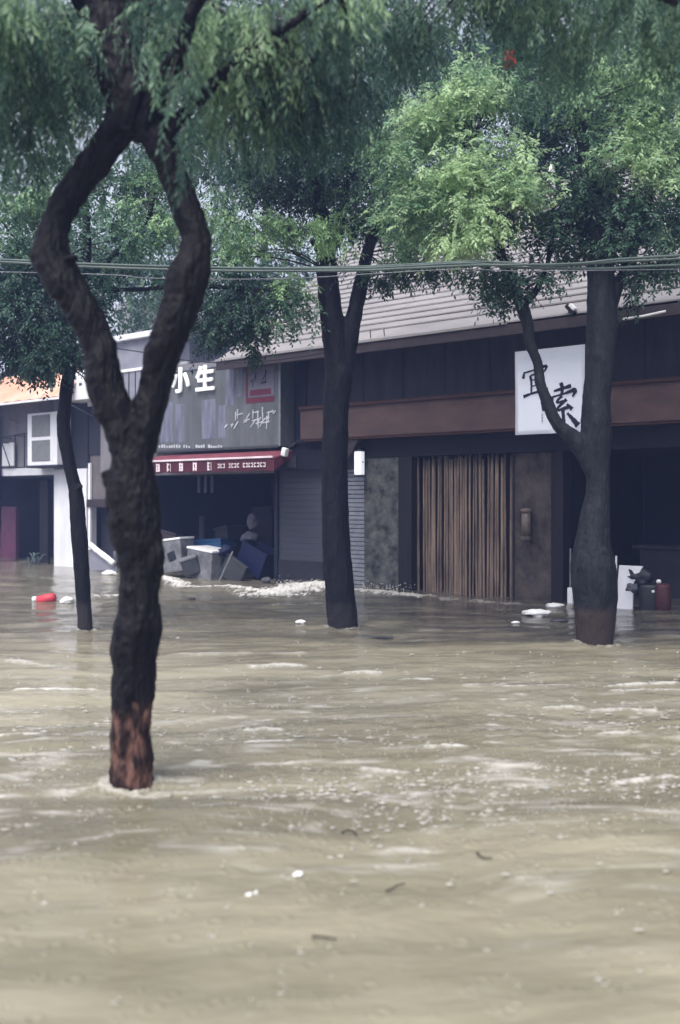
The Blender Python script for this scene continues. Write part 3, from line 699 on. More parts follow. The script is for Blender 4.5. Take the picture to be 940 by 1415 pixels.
mb = MB(); mb.box((U(340, e), wS - 0.008, ZZ(359, 556, e)), (U(379, e), wS - 0.001, ZZ(359, 549, e))); mb.box((U(340, e), wS - 0.012, ZZ(359, 548, e)), (U(343, e), wS - 0.0075, ZZ(359, 507, e)))
mb.box((U(346, e), wS - 0.010, ZZ(359, 546, e)), (U(375, e), wS - 0.0075, ZZ(359, 538, e))); mb.build('logo_band', MT['maroon'], o)
def strokes(mb, cx, cz, w_, h_, n, wy, th, seed):
    rs = random.Random(seed)
    for k in range(n):
        kind = rs.random(); x = cx + rs.uniform(-.35, .35) * w_; z = cz + rs.uniform(-.4, .4) * h_
        if kind < 0.4: a, b = (x - w_ * rs.uniform(.2, .4), z), (x + w_ * rs.uniform(.2, .4), z + 0.08 * h_)
        elif kind < 0.75: a, b = (x, z - h_ * rs.uniform(.2, .45)), (x + 0.02 * w_, z + h_ * rs.uniform(.2, .45))
        else: a, b = (x - w_ * .25, z - h_ * .25), (x + w_ * .2, z + h_ * .2)
        dx, dz = b[0] - a[0], b[1] - a[1]; L = math.hypot(dx, dz) or 1; nx, nz = -dz / L * th, dx / L * th
        mb.poly([(a[0] - nx * .5, wy + k * 0.0006, a[1] - nz * .5), (b[0] - nx, wy + k * 0.0006, b[1] - nz), (b[0] + nx, wy + k * 0.0006, b[1] + nz), (a[0] + nx * .5, wy + k * 0.0006, a[1] + nz * .5)], (0, 0.003, 0))
mb = MB(); strokes(mb, U(351, e), ZZ(351, 525, e), 0.16, 0.26, 4, wS - 0.014, 0.010, 4); strokes(mb, U(366, e), ZZ(366, 525, e), 0.16, 0.30, 5, wS - 0.014, 0.010, 5)
mb.build('logo_mark', MT['ink'], o)
mb = MB()
for i, (px, py, sz, n) in enumerate([(313, 590, 8, 2), (320, 588, 9, 2), (330, 580, 17, 5), (340, 580, 14, 4), (354, 578, 18, 8), (368, 577, 20, 8), (379, 566, 8, 2)]):
    k = sz / 78.0; strokes(mb, U(px, e), ZZ(px, py, e), k * 1.1, k * 1.2, n, wS - 0.014, 0.013, 20 + i)
mb.build('brush_lettering', MT['palestroke'], o)
mb = MB()
for i in range(26):
    px = 220 + i * 3.4
    if i in (9, 13, 14, 19): continue
    mb.box((U(px, e), wS - 0.012, ZZ(px, 619, e)), (U(px + random.uniform(1.6, 2.6), e), wS - 0.004, ZZ(px, 619 - random.uniform(2.5, 5), e)))
mb.build('small_writing', MT['palestroke'], o)

# red awning
o = thing('red_awning', 'dark red shop awning with pinkish white lettering on its valance', 'awning', (U(300, -0.5), -0.5, ZZ(300, 650, -0.9)))
a1, a2 = U(196, -0.9), U(379, -0.9); zt_, zm, zb2 = ZZ(300, 628, -0.45), ZZ(300, 637, -0.92), ZZ(300, 652, -0.92)
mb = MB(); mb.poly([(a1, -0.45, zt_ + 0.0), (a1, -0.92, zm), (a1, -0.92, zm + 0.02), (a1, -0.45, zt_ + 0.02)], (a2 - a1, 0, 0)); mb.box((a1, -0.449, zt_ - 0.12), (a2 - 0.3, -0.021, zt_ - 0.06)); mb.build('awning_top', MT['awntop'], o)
mb = MB(); n = 46
pts = [(a1 + (a2 - a1) * i / n, -0.932 + 0.008 * math.sin(i * 1.1), 0) for i in range(n + 1)]
for i in range(n):
    p, q = pts[i], pts[i + 1]; zi = zb2 + 0.012 * math.sin(i * 0.8) ; zj = zb2 + 0.012 * math.sin((i + 1) * 0.8)
    mb.poly([(p[0], p[1], zi), (q[0], q[1], zj), (q[0], q[1], zm + 0.018), (p[0], p[1], zm + 0.018)], (0, 0.006, 0))
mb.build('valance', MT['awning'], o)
B((a1, -0.955, zm + 0.02), (a2, -0.915, zm + 0.055), 'front_bar', MT['awntext'], o, 0.006)
mb = MB()
mb.poly([(a2 + 0.004, -0.93, zb2), (a2 + 0.004, -0.93, zm), (a2 + 0.004, -0.45, zt_ + 0.02), (a2 + 0.004, -0.45, zt_ - 0.1)], (0.02, 0, 0)); mb.build('side_valance', MT['maroon'], o)
wA = -0.952
mb = MB()
for i, px in enumerate((218, 233, 250, 269, 289)):
    cz = (zm + zb2) / 2 + 0.0; hw = 0.045; cu_ = U(px, wA)
    mb.box((cu_ - hw, wA, cz - 0.07), (cu_ - hw + 0.03, wA + 0.006, cz + 0.085)); mb.box((cu_ + hw - 0.03 * (i % 3 != 1), wA, cz - 0.07), (cu_ + hw + 0.01, wA + 0.006, cz + 0.08))
    mb.box((cu_ - hw + 0.032, wA + .001, cz - 0.065 + 0.02 * (i % 2)), (cu_ + hw - 0.032, wA + 0.006, cz - 0.04 + 0.02 * (i % 2)))
    mb.box((cu_ - hw + 0.032, wA + .001, cz + 0.05), (cu_ + hw - 0.032, wA + 0.006, cz + 0.075))
    if i % 2 == 0: mb.box((cu_ - hw + 0.032, wA + .001, cz - 0.01), (cu_ + hw - 0.032, wA + 0.006, cz + 0.012))
mb.build('large_lettering', MT['awntext'], o)
mb = MB(); px = 301.0; i = 0
while px < 365:
    gap = i in (3, 8); wpx = random.uniform(2.4, 3.6)
    if not gap:
        c = U(px, wA); d = U(px + wpx, wA); cz = (zm + zb2) / 2
        mb.box((c, wA, cz - 0.035), (d - 0.01, wA + 0.006, cz - 0.012)); mb.box((c, wA, cz + 0.025), (d - 0.01, wA + 0.006, cz + 0.045)); 
        mb.box(((c if i % 2 else d - 0.022), wA, cz - 0.011), ((c + .012 if i % 2 else d - 0.01), wA + 0.006, cz + 0.024))
    px += wpx + (0.9 if not gap else 1.5); i += 1
mb.build('phone_lettering', MT['awntext'], o)
# small loudspeaker / lamp at the awning's end
o = thing('spotlight', 'small white spotlight fixed at the right end of the red awning', 'spotlight', (U(393, -0.7), -0.7, ZZ(393, 628, -0.7)))
uu, zc = U(394, -0.7), ZZ(394, 625, -0.7)
MB().box((uu - 0.055, -0.75, zc - 0.07), (uu + 0.05, -0.65, zc + 0.08), 0.025, Matrix.Rotation(R(15), 3, 'Y')).build('housing', MT['white'], o)
mb = MB(); mb.tube([(uu, -0.66, zc + 0.05), (uu + 0.02, -0.4, zc + 0.2), (uu + 0.02, -0.056, zc + 0.25)], 0.012, 8); mb.build('arm', MT['darkmetal'], o)

# things stranded in the shop's mouth
def tilt_box(name, label, cat, mat, pxc, pyc, wd, dims, ang=0, tilt=0, pitch=0, hole=False, open_top=False, group=None, rim=None):
    u, z = U(pxc, wd), ZZ(pxc, pyc, wd)
    o = thing(name, label, cat, (u, wd, z), group=group)
    o.rotation_euler = (pitch, tilt, -TH + ang)
    a, b, c = dims
    if open_top:
        t = 0.02; mb = MB()
        mb.poly([(-a/2, -b/2, -c/2), (a/2, -b/2, -c/2), (a/2, b/2, -c/2), (-a/2, b/2, -c/2)], (0, 0, t))
        for (p, q) in (((-a/2, -b/2), (a/2, -b/2 + t)), ((-a/2, b/2 - t), (a/2, b/2)), ((-a/2, -b/2 + t + .001), (-a/2 + t, b/2 - t - .001)), ((a/2 - t, -b/2 + t + .001), (a/2, b/2 - t - .001))):
            mb.box((p[0], p[1], -c/2 + t + .001), (q[0], q[1], c/2))
        ORG[o.name] = Vector((0, 0, 0)); mb.build('tub', mat, o)
        mb = MB(); f = 0.022
        mb.box((-a/2 - f, -b/2 - f, c/2 - 0.03), (a/2 + f, -b/2 - .002, c/2 + .004)); mb.box((-a/2 - f, b/2 + .002, c/2 - 0.03), (a/2 + f, b/2 + f, c/2 + .004))
        mb.box((-a/2 - f, -b/2, c/2 - 0.03), (-a/2 - .002, b/2, c/2 + .004)); mb.box((a/2 + .002, -b/2, c/2 - 0.03), (a/2 + f, b/2, c/2 + .004))
        mb.build('rim', rim or mat, o)
    else:
        ORG[o.name] = Vector((0, 0, 0)); MB().box((-a/2, -b/2, -c/2), (a/2, b/2, c/2), 0.025).build('cabinet', mat, o)
        MB().box((-a/2 - .012, -b/2 - .012, c/2 + .002), (a/2 + .012, b/2 + .012, c/2 + 0.045), 0.012).build('lid', rim or mat, o)
        if hole:
            MB().box((-0.09, -b/2 - 0.012, -0.09), (0.10, -b/2 - 0.002, 0.09), 0.004, Matrix.Rotation(R(-14), 3, 'Y')).build('dark_panel', MT['skirt'], o)
    return o
tilt_box('white_cabinet', 'pale grey metal cabinet with dark square panel tipped in the shop mouth', 'cabinet', MT['pale'], 247, 768, -0.35, (0.50, 0.42, 0.62), R(8), R(-7), 0, hole=True, rim=MT['white'])
tilt_box('chest_freezer', 'pale chest freezer half sunk and tilted, blue lid liner above', 'freezer', MT['pale'], 289, 780, -0.25, (0.78, 0.5, 0.55), R(-6), R(5), 0, rim=MT['white'])
tilt_box('blue_tub', 'blue plastic tub lying across the tilted freezer', 'tub', MT['teal'], 296, 751, 0.25, (0.78, 0.45, 0.18), R(3), R(-4), 0, open_top=True, rim=MT['teal'])
tilt_box('navy_crate', 'navy blue plastic crate sloping into the water inside the shop', 'crate', MT['navy'], 357, 772, 0.15, (0.62, 0.45, 0.5), R(5), R(24), 0, open_top=True, rim=MT['navy'])
tilt_box('grey_board', 'dark grey board slanting out of the water beside the freezer', 'board', MT['greytub'], 322, 790, -0.3, (0.55, 0.05, 0.42), R(2), R(28), 0)
def sack(name, label, cat, mat, c, dims, seed, frame='F', rough=0.18):
    bm = bmesh.new(); bmesh.ops.create_icosphere(bm, subdivisions=3, radius=1.0)
    rs = random.Random(seed); off = Vector((rs.uniform(0, 50),) * 3)
    from mathutils import noise
    for v in bm.verts:
        k = 1 + rough * noise.noise(v.co * 1.6 + off) * 2 + rough * 0.5 * noise.noise(v.co * 4 + off)
        v.co = Vector((v.co.x * dims[0] * k, v.co.y * dims[1] * k, v.co.z * dims[2] * k))
    m = MB(); m.bm.free(); m.bm = bm
    me = bpy.data.meshes.new(name); bm.to_mesh(me); bm.free(); me.materials.append(mat)
    me.polygons.foreach_set('use_smooth', [True] * len(me.polygons))
    o = bpy.data.objects.new(name, me); COL.objects.link(o)
    o.location = F(*c) if frame == 'F' else c; o.rotation_euler = (0, 0, -TH)
    return tag(o, label, cat)
sack('grey_sack', 'lumpy grey sack on the navy crate inside the dark shop', 'sack', MT['sack'], (U(346, 0.3), 0.3, ZZ(346, 744, 0.3)), (0.19, 0.16, 0.13), 3)
sack('upright_sack', 'upper pale grey bag standing on the lumpy sack in the shop', 'bag', MT['sack'], (U(349, 0.35), 0.35, ZZ(349, 721, 0.35)), (0.12, 0.11, 0.16), 5)
tilt_box('sunken_box', 'grey box almost sunk between the metal cabinet and the freezer', 'box', MT['greytub'], 266, 782, -0.5, (0.34, 0.3, 0.3), R(30), R(-18), R(10), rim=MT['pale'])
tilt_box('wet_carton', 'brown wet carton tipped on its corner behind the metal cabinet', 'carton', MT['soffit'], 234, 748, 0.3, (0.4, 0.35, 0.3), R(20), R(14), R(-8), rim=MT['soffit'])
tilt_box('dark_crate', 'black crate wedged behind the blue tub', 'crate', MT['darkthing'], 318, 738, 0.6, (0.5, 0.4, 0.3), R(-15), R(-10), 0, open_top=True)
sack('sodden_bag', 'sodden blue-grey bag slumped over the freezer edge', 'bag', MT['navy'], (U(311, -0.3), -0.3, ZZ(311, 762, -0.3)), (0.14, 0.12, 0.10), 14, rough=0.4)
mbp = MB(); mbp.tube([(U(300, -.6), -.6, -0.1), (U(322, -.5), -.5, ZZ(322, 762, -.5))], 0.018, 6)
tag(mbp.build('broken_pole', MT['metal'], None, (U(300, -.6), -.6, 0)), 'pale broken pole leaning on the freezer edge', 'pole')
sack('white_bundle', 'little white bundle at the foot of the navy crate', 'bundle', MT['sack'], (U(368, -0.15), -0.15, 0.03), (0.10, 0.08, 0.06), 8)

# --- white house on the far left
wh = thing('white_shophouse', 'white shop house at far left with dark doorway and stained beige wall', 'building', (U(60), 0, 0))
w1, w2, w3 = U(-190), U(76), U(121)
zd = ZZ(40, 657); zt2 = ZZ(40, 545)
B((w1, 0, zd), (w2, 0.2, zt2 + 0.5), 'upper_wall', MT['greywall'], wh)
B((w2 + .002, -0.03, ZB), (w3, 0.25, ZZ(100, 648)), 'white_pillar', MT['whitewall'], wh, 0.012)
B((w2 + .002, -0.03, ZZ(100, 648) + .002), (U(97), 0.25, ZZ(100, 555) + 0.3), 'upper_pillar', MT['lilac'], wh, 0.008)
B((U(97) + .002, -0.0, ZZ(100, 648) + .002), (w3, 0.2, ZZ(100, 555) + 0.2), 'grey_panel', MT['dgrey'], wh)
B((w1, -0.03, zd - 0.0), (w2 - 0.002, -0.002, zd + 0.18), 'door_lintel', MT['whitewall'], wh)
mb = MB(); mb.box((w2 - 0.06, 0.03, ZB), (w2 - 0.004, 0.12, zd - 0.004)); mb.box((w1, 0.03, zd - 0.05), (w2 - 0.062, 0.12, zd - 0.004)); mb.build('door_frame', MT['dgrey'], wh)
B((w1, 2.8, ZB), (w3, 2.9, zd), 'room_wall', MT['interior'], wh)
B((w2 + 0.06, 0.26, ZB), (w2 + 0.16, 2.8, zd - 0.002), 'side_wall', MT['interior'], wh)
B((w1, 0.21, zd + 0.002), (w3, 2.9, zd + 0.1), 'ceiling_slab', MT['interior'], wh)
B((U(55, 0.3), 0.3, ZB), (U(66, 0.3), 0.36, zd - 0.1), 'dark_door', MT['darkwood'], wh)
B((w1, 0.9, ZB), (U(22, 0.9), 1.0, ZZ(10, 700, 0.9)), 'magenta_screen', MT['magenta'], wh)
# grey recess wall between white house and the middle shop
x1, x2 = U(122), v1 - 0.26
B((x1, 0.05, ZZ(140, 690)), (x2, 0.2, ZZ(140, 655)), 'beige_panel', MT['cream'], wh)
zc1, zc2 = ZZ(140, 690), ZZ(140, 628)
B((x1, 0.02, zc2 + 0.002), (x2, 0.2, ZZ(140, 560)), 'grey_panel', MT['dgrey'], wh)
B((x1, 0.05, ZZ(140, 655) + .002), (x2, 0.2, zc2), 'beige_upper_panel', MT['cream'], wh)
B((x1, -0.05, ZZ(140, 701)), (x2, 0.18, zc1 - 0.002), 'ledge', MT['soffit'], wh)
B((x1, 0.35, ZB), (x2, 0.45, ZZ(140, 701)), 'lower_panel', MT['dgrey'], wh)
B((x1 + 0.02, -0.02, ZZ(125, 760)), (x1 + 0.09, 0.04, ZZ(125, 640)), 'drain_pipe', MT['white'], wh, 0.01)
B((w1, 0.25, zt2 + 0.5), (U(140), 3.4, zt2 + 0.62), 'flat_roof', MT['greywall'], wh)
B((w3 + .002, 0.0, ZZ(140, 560) + .002), (U(140), 0.2, ZZ(140, 510)), 'white_parapet', MT['whitewall'], wh)
# orange awning
o = thing('orange_awning', 'sloping orange peach sheet awning over the far left shop', 'awning', (U(30, -0.6), -0.6, ZZ(30, 550, -0.6)))
a1, a2 = U(-190, -0.9), U(84, -0.9)
mb = MB(); n = 40; za, zb3 = ZZ(40, 553, -0.9), ZZ(40, 518, -0.02)
for i in range(n):
    p, q = a1 + (a2 - a1) * i / n, a1 + (a2 - a1) * (i + 1) / n; dz = 0.02 * (i % 2)
    mb.poly([(p, -0.9, za + dz), (q, -0.9, za + 0.02 - dz), (q, -0.03, zb3 + 0.02 - dz), (p, -0.03, zb3 + dz)], (0, 0, 0.012))
mb.build('awning_sheet', MT['peach'], o)
mb = MB(); mb.box((a1, -0.93, za - 0.05), (a2, -0.90, za - 0.002), 0.004); mb.build('edge_bar', MT['whitewall'], o)
mb = MB()
for u in (a2 - 0.1, a2 - 1.5, a2 - 3.0): mb.tube([(u, -0.88, za - 0.02), (u, -0.01, za - 0.35)], 0.014, 8)
mb.build_each('stay', MT['metal'], o)
# white sign block beside it
o = thing('white_box_sign', 'white box sign with a tiny dark mark above the thin tree', 'sign', (U(108, -0.5), -0.5, ZZ(108, 556, -0.5)))
B((U(87, -0.5), -0.5, ZZ(105, 553, -0.5)), (U(136, -0.5), -0.01, ZZ(105, 512, -0.5)), 'box', MT['whitewall'], o, 0.015)
B((U(109, -0.51), -0.506, ZZ(110, 533, -0.51)), (U(113, -0.51), -0.501, ZZ(110, 529, -0.51)), 'mark', MT['darkmetal'], o, 0)
# air conditioner
o = thing('air_conditioner', 'white outdoor air conditioner unit with two square grilles above the doorway', 'air conditioner', (U(60, -0.4), -0.4, ZZ(60, 643, -0.4)))
c1, c2, cz1, cz2 = U(38, -0.42), U(79, -0.42), ZZ(60, 643, -0.42), ZZ(60, 570, -0.42)
B((c1, -0.42, cz1), (c2, -0.05, cz2), 'casing', MT['whitewall'], o, 0.015)
for (y0, y1) in ((637, 608), (603, 573)):
    f = MB().box((U(44, -.43), -0.432, ZZ(60, y0, -.43)), (U(69, -.43), -0.422, ZZ(60, y1, -.43)), 0.003).build('fan_grille', MT['grille'], o)
    mb = MB(); cu_, cz = (U(44, -.43) + U(69, -.43)) / 2, (ZZ(60, y0, -.43) + ZZ(60, y1, -.43)) / 2
    hh = (ZZ(60, y1, -.43) - ZZ(60, y0, -.43)) * 0.47; ww = (U(69, -.43) - U(44, -.43)) * 0.47
    for k in range(9): mb.box((cu_ - ww, -0.437, cz - hh + 2 * hh * k / 8 - .003), (cu_ + ww, -0.433, cz - hh + 2 * hh * k / 8 + .003))
    mb.build('grille_wires', MT['metal'], f)
mb = MB(); mb.box((c1 - .02, -0.45, cz1 - 0.05), (c2 + .05, -0.0, cz1 - 0.003), 0.004); mb.build('shelf_bracket', MT['dgrey'], o)
# window guard frame
o = thing('window_cage', 'dark metal window cage with white board inside at far left', 'window cage', (U(10, -0.3), -0.3, ZZ(10, 645, -0.3)))
def gp(px, py, wd=-0.3): return (U(px, wd), wd, ZZ(px, py, wd))
mb = MB()
for a, b in (((2, 605), (34, 599)), ((2, 605), (2, 646)), ((34, 599), (34, 646)), ((2, 646), (34, 646)), ((21, 602), (22, 646)), ((-30, 612), (2, 605)), ((-30, 646), (2, 646)), ((3, 612), (14, 645))):
    mb.tube([gp(*a), gp(*b)], 0.014, 6)
    mb.tube([gp(*a), (gp(*a)[0], -0.01, gp(*a)[2])], 0.010, 6)
mb.build('cage_bars', MT['dgrey'], o)
B((U(4, -0.1), -0.12, ZZ(10, 644, -0.1)), (U(20, -0.1), -0.09, ZZ(10, 612, -0.1)), 'white_board', MT['whitewall'], o)

# far pale building seen between the limbs of the near tree
o = thing('pale_house', 'pale lilac house with white cornice standing behind, between the near tree limbs', 'building', (U(185, 3.2), 3.2, 0))
q1, q2 = U(120, 3.2), U(262, 3.2)
B((U(158, 3.2), 3.3, ZZ(185, 473, 3.2) + 0.13), (U(240, 3.2), 3.6, ZZ(185, 413, 3.2)), 'white_gable', MT['whitewall'], o, 0.02)
zc_ = ZZ(185, 474, 3.2)
B((q1, 3.2, ZB), (q2, 7.0, zc_), 'wall', MT['lilac'], o)
mb = MB(); mb.box((q1 - 0.1, 3.0, zc_ + .002), (q2 + .1, 7.1, zc_ + 0.12), 0.01); mb.build('cornice', MT['whitewall'], o)
mb = MB(); mb.poly([(q1, 3.62, zc_ + 0.122), (q2, 3.62, zc_ + 0.122), (q2, 5.6, zc_ + 1.35), (q1, 5.6, zc_ + 1.35)], (0, 0, 0.05)); mb.build('roof', MT['whitewall'], o)
mb = MB(); mb.box((q1, 3.12, ZZ(185, 513, 3.15)), (q2, 3.197, ZZ(185, 509, 3.15)), 0.004)
for px in (168, 172): mb.box((U(px, 3.15), 3.14, ZZ(px, 600, 3.15)), (U(px + 1.5, 3.15), 3.198, ZZ(185, 514, 3.15)))
mb.build('pipe', MT['white'], o)
B((q1 + .1, 3.17, ZZ(185, 566, 3.15)), (q2 - .1, 3.199, ZZ(185, 548, 3.15)), 'window', MT['glass'], o)

# ------------------------------------------------------------------ trees
def crv(pts, n=6):
    P_ = [Vector(p) for p in pts]; out = []
    for i in range(len(P_) - 1):
        p0, p1, p2, p3 = P_[max(i - 1, 0)], P_[i], P_[i + 1], P_[min(i + 2, len(P_) - 1)]
        for k in range(n):
            t = k / n
            out.append(0.5 * ((2 * p1) + (p2 - p0) * t + (2 * p0 - 5 * p1 + 4 * p2 - p3) * t * t + (3 * p1 - p0 - 3 * p2 + p3) * t ** 3))
    out.append(P_[-1]); return out
def trunk_obj(name, limbs, mat, parent, voxel=0.012, bumpy=0.012):
    """limbs: lists of (px, py, width_px, Y). Joined into one skin by remeshing, then roughened like bark."""
    mb = MB()
    for L in limbs:
        pts = [Vector((*P(a, b, Y),)) for a, b, w_, Y in L]; rad = [w_ / 2 / FPX * Y for a, b, w_, Y in L]
        v4 = crv([(*p, ) for p in pts]); rr = [x[0] for x in crv([(r_, 0, 0) for r_ in rad])]
        mb.tube(v4, rr, 18)
    o0 = ORG[parent.name]
    bmesh.ops.translate(mb.bm, vec=-o0, verts=mb.bm.verts[:]); bmesh.ops.recalc_face_normals(mb.bm, faces=mb.bm.faces[:])
    me = bpy.data.meshes.new('t'); mb.bm.to_mesh(me); mb.bm.free()
    t = bpy.data.objects.new('t', me); COL.objects.link(t)
    rm = t.modifiers.new('r', 'REMESH'); rm.mode = 'VOXEL'; rm.voxel_size = voxel
    sm = t.modifiers.new('s', 'SMOOTH'); sm.factor = 0.5; sm.iterations = 9
    dg = bpy.context.evaluated_depsgraph_get(); m2 = bpy.data.meshes.new_from_object(t.evaluated_get(dg)); bpy.data.objects.remove(t)
    n = len(m2.vertices); co = np.empty(n * 3, np.float32); m2.vertices.foreach_get('co', co); co = co.reshape(-1, 3).astype(float)
    no = np.empty(n * 3, np.float32); m2.vertices.foreach_get('normal', no); no = no.reshape(-1, 3)
    ang = np.arctan2(no[:, 1], no[:, 0]); s = co[:, 0] * 3 + co[:, 1] * 3
    d = gn(co[:, 0] * 7 + co[:, 1] * 5 + 3, co[:, 2] * 4.5) * 1.0 + gn(co[:, 0] * 26 + co[:, 1] * 21, co[:, 2] * 9 + 5) * 0.55 + gn(co[:, 0] * 60 + co[:, 1] * 50, co[:, 2] * 26) * 0.35 - np.clip(gn(co[:, 0] * 34 + co[:, 1] * 30 + 11, co[:, 2] * 5 + 2) - 0.25, 0, 1) * 1.4 + 2.2 * np.clip(gn(co[:, 0] * 4 + co[:, 1] * 4 + 7, co[:, 2] * 3.5 + 9) - 0.42, 0, 1)
    co += no * (d * bumpy)[:, None]
    m2.vertices.foreach_set('co', co.astype(np.float32).ravel()); m2.polygons.foreach_set('use_smooth', [True] * len(m2.polygons))
    m2.materials.clear(); m2.materials.append(mat); m2.name = name; m2.update()
    o = bpy.data.objects.new(name, m2); COL.objects.link(o); o.parent = parent
    return o

def leaves(name, blobs, mat, parent, leaf=0.055, per=9, sprig=0.22, droop=0.35, aspect=0.42, twigs=None, seed=1):
    """blobs: (px, py, Y, rx_px, rz_px, depth_m, sprigs, tone). Leafy sprigs gathered in clumps through each blob's volume."""
    rg = np.random.default_rng(seed)
    C, TN, D = [], [], []
    for (px, py, Y, rx, rz, ry, ns, tone) in blobs:
        c = np.array(P(px, py, Y)); rx_, rz_ = rx / FPX * Y, rz / FPX * Y
        nc = max(3, int(ns / 16))
        v = rg.normal(size=(nc, 3)); v /= np.linalg.norm(v, axis=1)[:, None]; v *= (rg.random(nc) ** 0.45)[:, None]
        cc = c + v * np.array([rx_, ry, rz_])
        ct = tone + rg.normal(0, 0.13, nc)
        k = rg.integers(0, nc, ns)
        sg = 0.20 * min(rx_, rz_) + 0.06
        p = cc[k] + rg.normal(size=(ns, 3)) * np.array([sg * 1.25, sg, sg * 0.62])
        C.append(p); TN.append(ct[k] + rg.normal(0, 0.06, ns))
        d = (p - c); d /= (np.linalg.norm(d, axis=1)[:, None] + 1e-6); d = d * 0.8 + rg.normal(0, 0.55, (ns, 3)); d[:, 2] -= droop
        D.append(d / np.linalg.norm(d, axis=1)[:, None])
    C = np.concatenate(C); TN = np.concatenate(TN); D = np.concatenate(D); K = len(C)
    upv = np.array([0, 0, 1.0]); side = np.cross(D, upv); side /= (np.linalg.norm(side, axis=1)[:, None] + 1e-6)
    nrm = np.cross(side, D)
    Vs, tn = [], []
    L = sprig * rg.uniform(0.6, 1.3, K)
    for j in range(per):
        t = (j + 0.5) / per; sgn = 1 if j % 2 else -1
        q = C + D * (L * (t - 0.5))[:, None]; q[:, 2] -= droop * 0.25 * L * t * t
        ax = D * (0.55 + 0.5 * (j == per - 1)) + side * sgn * (0.85 * (j != per - 1)) + rg.normal(0, 0.22, (K, 3)); ax[:, 2] -= droop * rg.uniform(0.2, 1.2, K)
        ax /= np.linalg.norm(ax, axis=1)[:, None]
        nn = nrm + rg.normal(0, 0.45, (K, 3)); wv = np.cross(ax, nn); wv /= (np.linalg.norm(wv, axis=1)[:, None] + 1e-6); n3 = np.cross(wv, ax)
        ll = (leaf * rg.uniform(0.65, 1.25, K))[:, None]; ww = ll * aspect * 0.5
        b = q; m1 = q + ax * ll * 0.45 + wv * ww - n3 * ll * 0.05; m2 = q + ax * ll * 0.45 - wv * ww - n3 * ll * 0.05; tp = q + ax * ll - n3 * ll * 0.10; md = q + ax * ll * 0.5 + n3 * ll * 0.03
        Vs.append(np.stack([b, m1, tp, m2, md], 1)); tn.append(np.clip(TN + rg.normal(0, 0.07, K), 0, 1))
    V = np.concatenate(Vs).reshape(-1, 3); T = np.concatenate(tn); n = len(T)
    i = np.arange(n)[:, None] * 5
    Fq = np.concatenate([i + np.array([[0, 1, 4]]), i + np.array([[1, 2, 4]]), i + np.array([[0, 4, 3]]), i + np.array([[4, 2, 3]])], 1).reshape(-1, 3)
    V = V - np.array(ORG[parent.name])
    me = npmesh(name, V, Fq, mat, {'tone': ('FACE', np.repeat(T, 4))})
    o = bpy.data.objects.new(name, me); COL.objects.link(o); o.parent = parent
    return o, C

def twigs(C, hubs, mat, parent, n, seed, r=0.006):
    """thin branches running from limb points out to the leaf clumps"""
    rs = random.Random(seed); mb = MB()
    for k in range(n):
        c = Vector(C[rs.randrange(len(C))])
        h = min(hubs, key=lambda q: (Vector(q) - c).length * rs.uniform(0.8, 1.3)); h = Vector(h)
        L = (c - h).length
        mid = h.lerp(c, 0.5) + Vector((rs.uniform(-.12, .12), rs.uniform(-.12, .12), rs.uniform(0.02, .22))) * min(L, 1.5)
        pts = crv([h, mid, c], 4); m_ = len(pts)
        rr = r * (0.8 + 0.9 * min(L, 2.0))
        mb.tube(pts, [rr * (1 - 0.75 * i / m_) for i in range(m_)], 5)
    return mb.build('branches', mat, parent, smooth=True)

LM_dark = leafmat('dark_green_leaf', (0.012, 0.042, 0.036), (0.070, 0.160, 0.095), (0.34, 0.52, 0.26))
LM_near = leafmat('drooping_leaf', (0.024, 0.066, 0.058), (0.100, 0.195, 0.135), (0.34, 0.50, 0.28), 0.45)
LM_bright = leafmat('mixed_green_leaf', (0.012, 0.044, 0.036), (0.13, 0.26, 0.15), (0.50, 0.66, 0.37), 0.45)
LM_far = leafmat('far_leaf', (0.024, 0.064, 0.048), (0.075, 0.150, 0.090), (0.20, 0.32, 0.17))

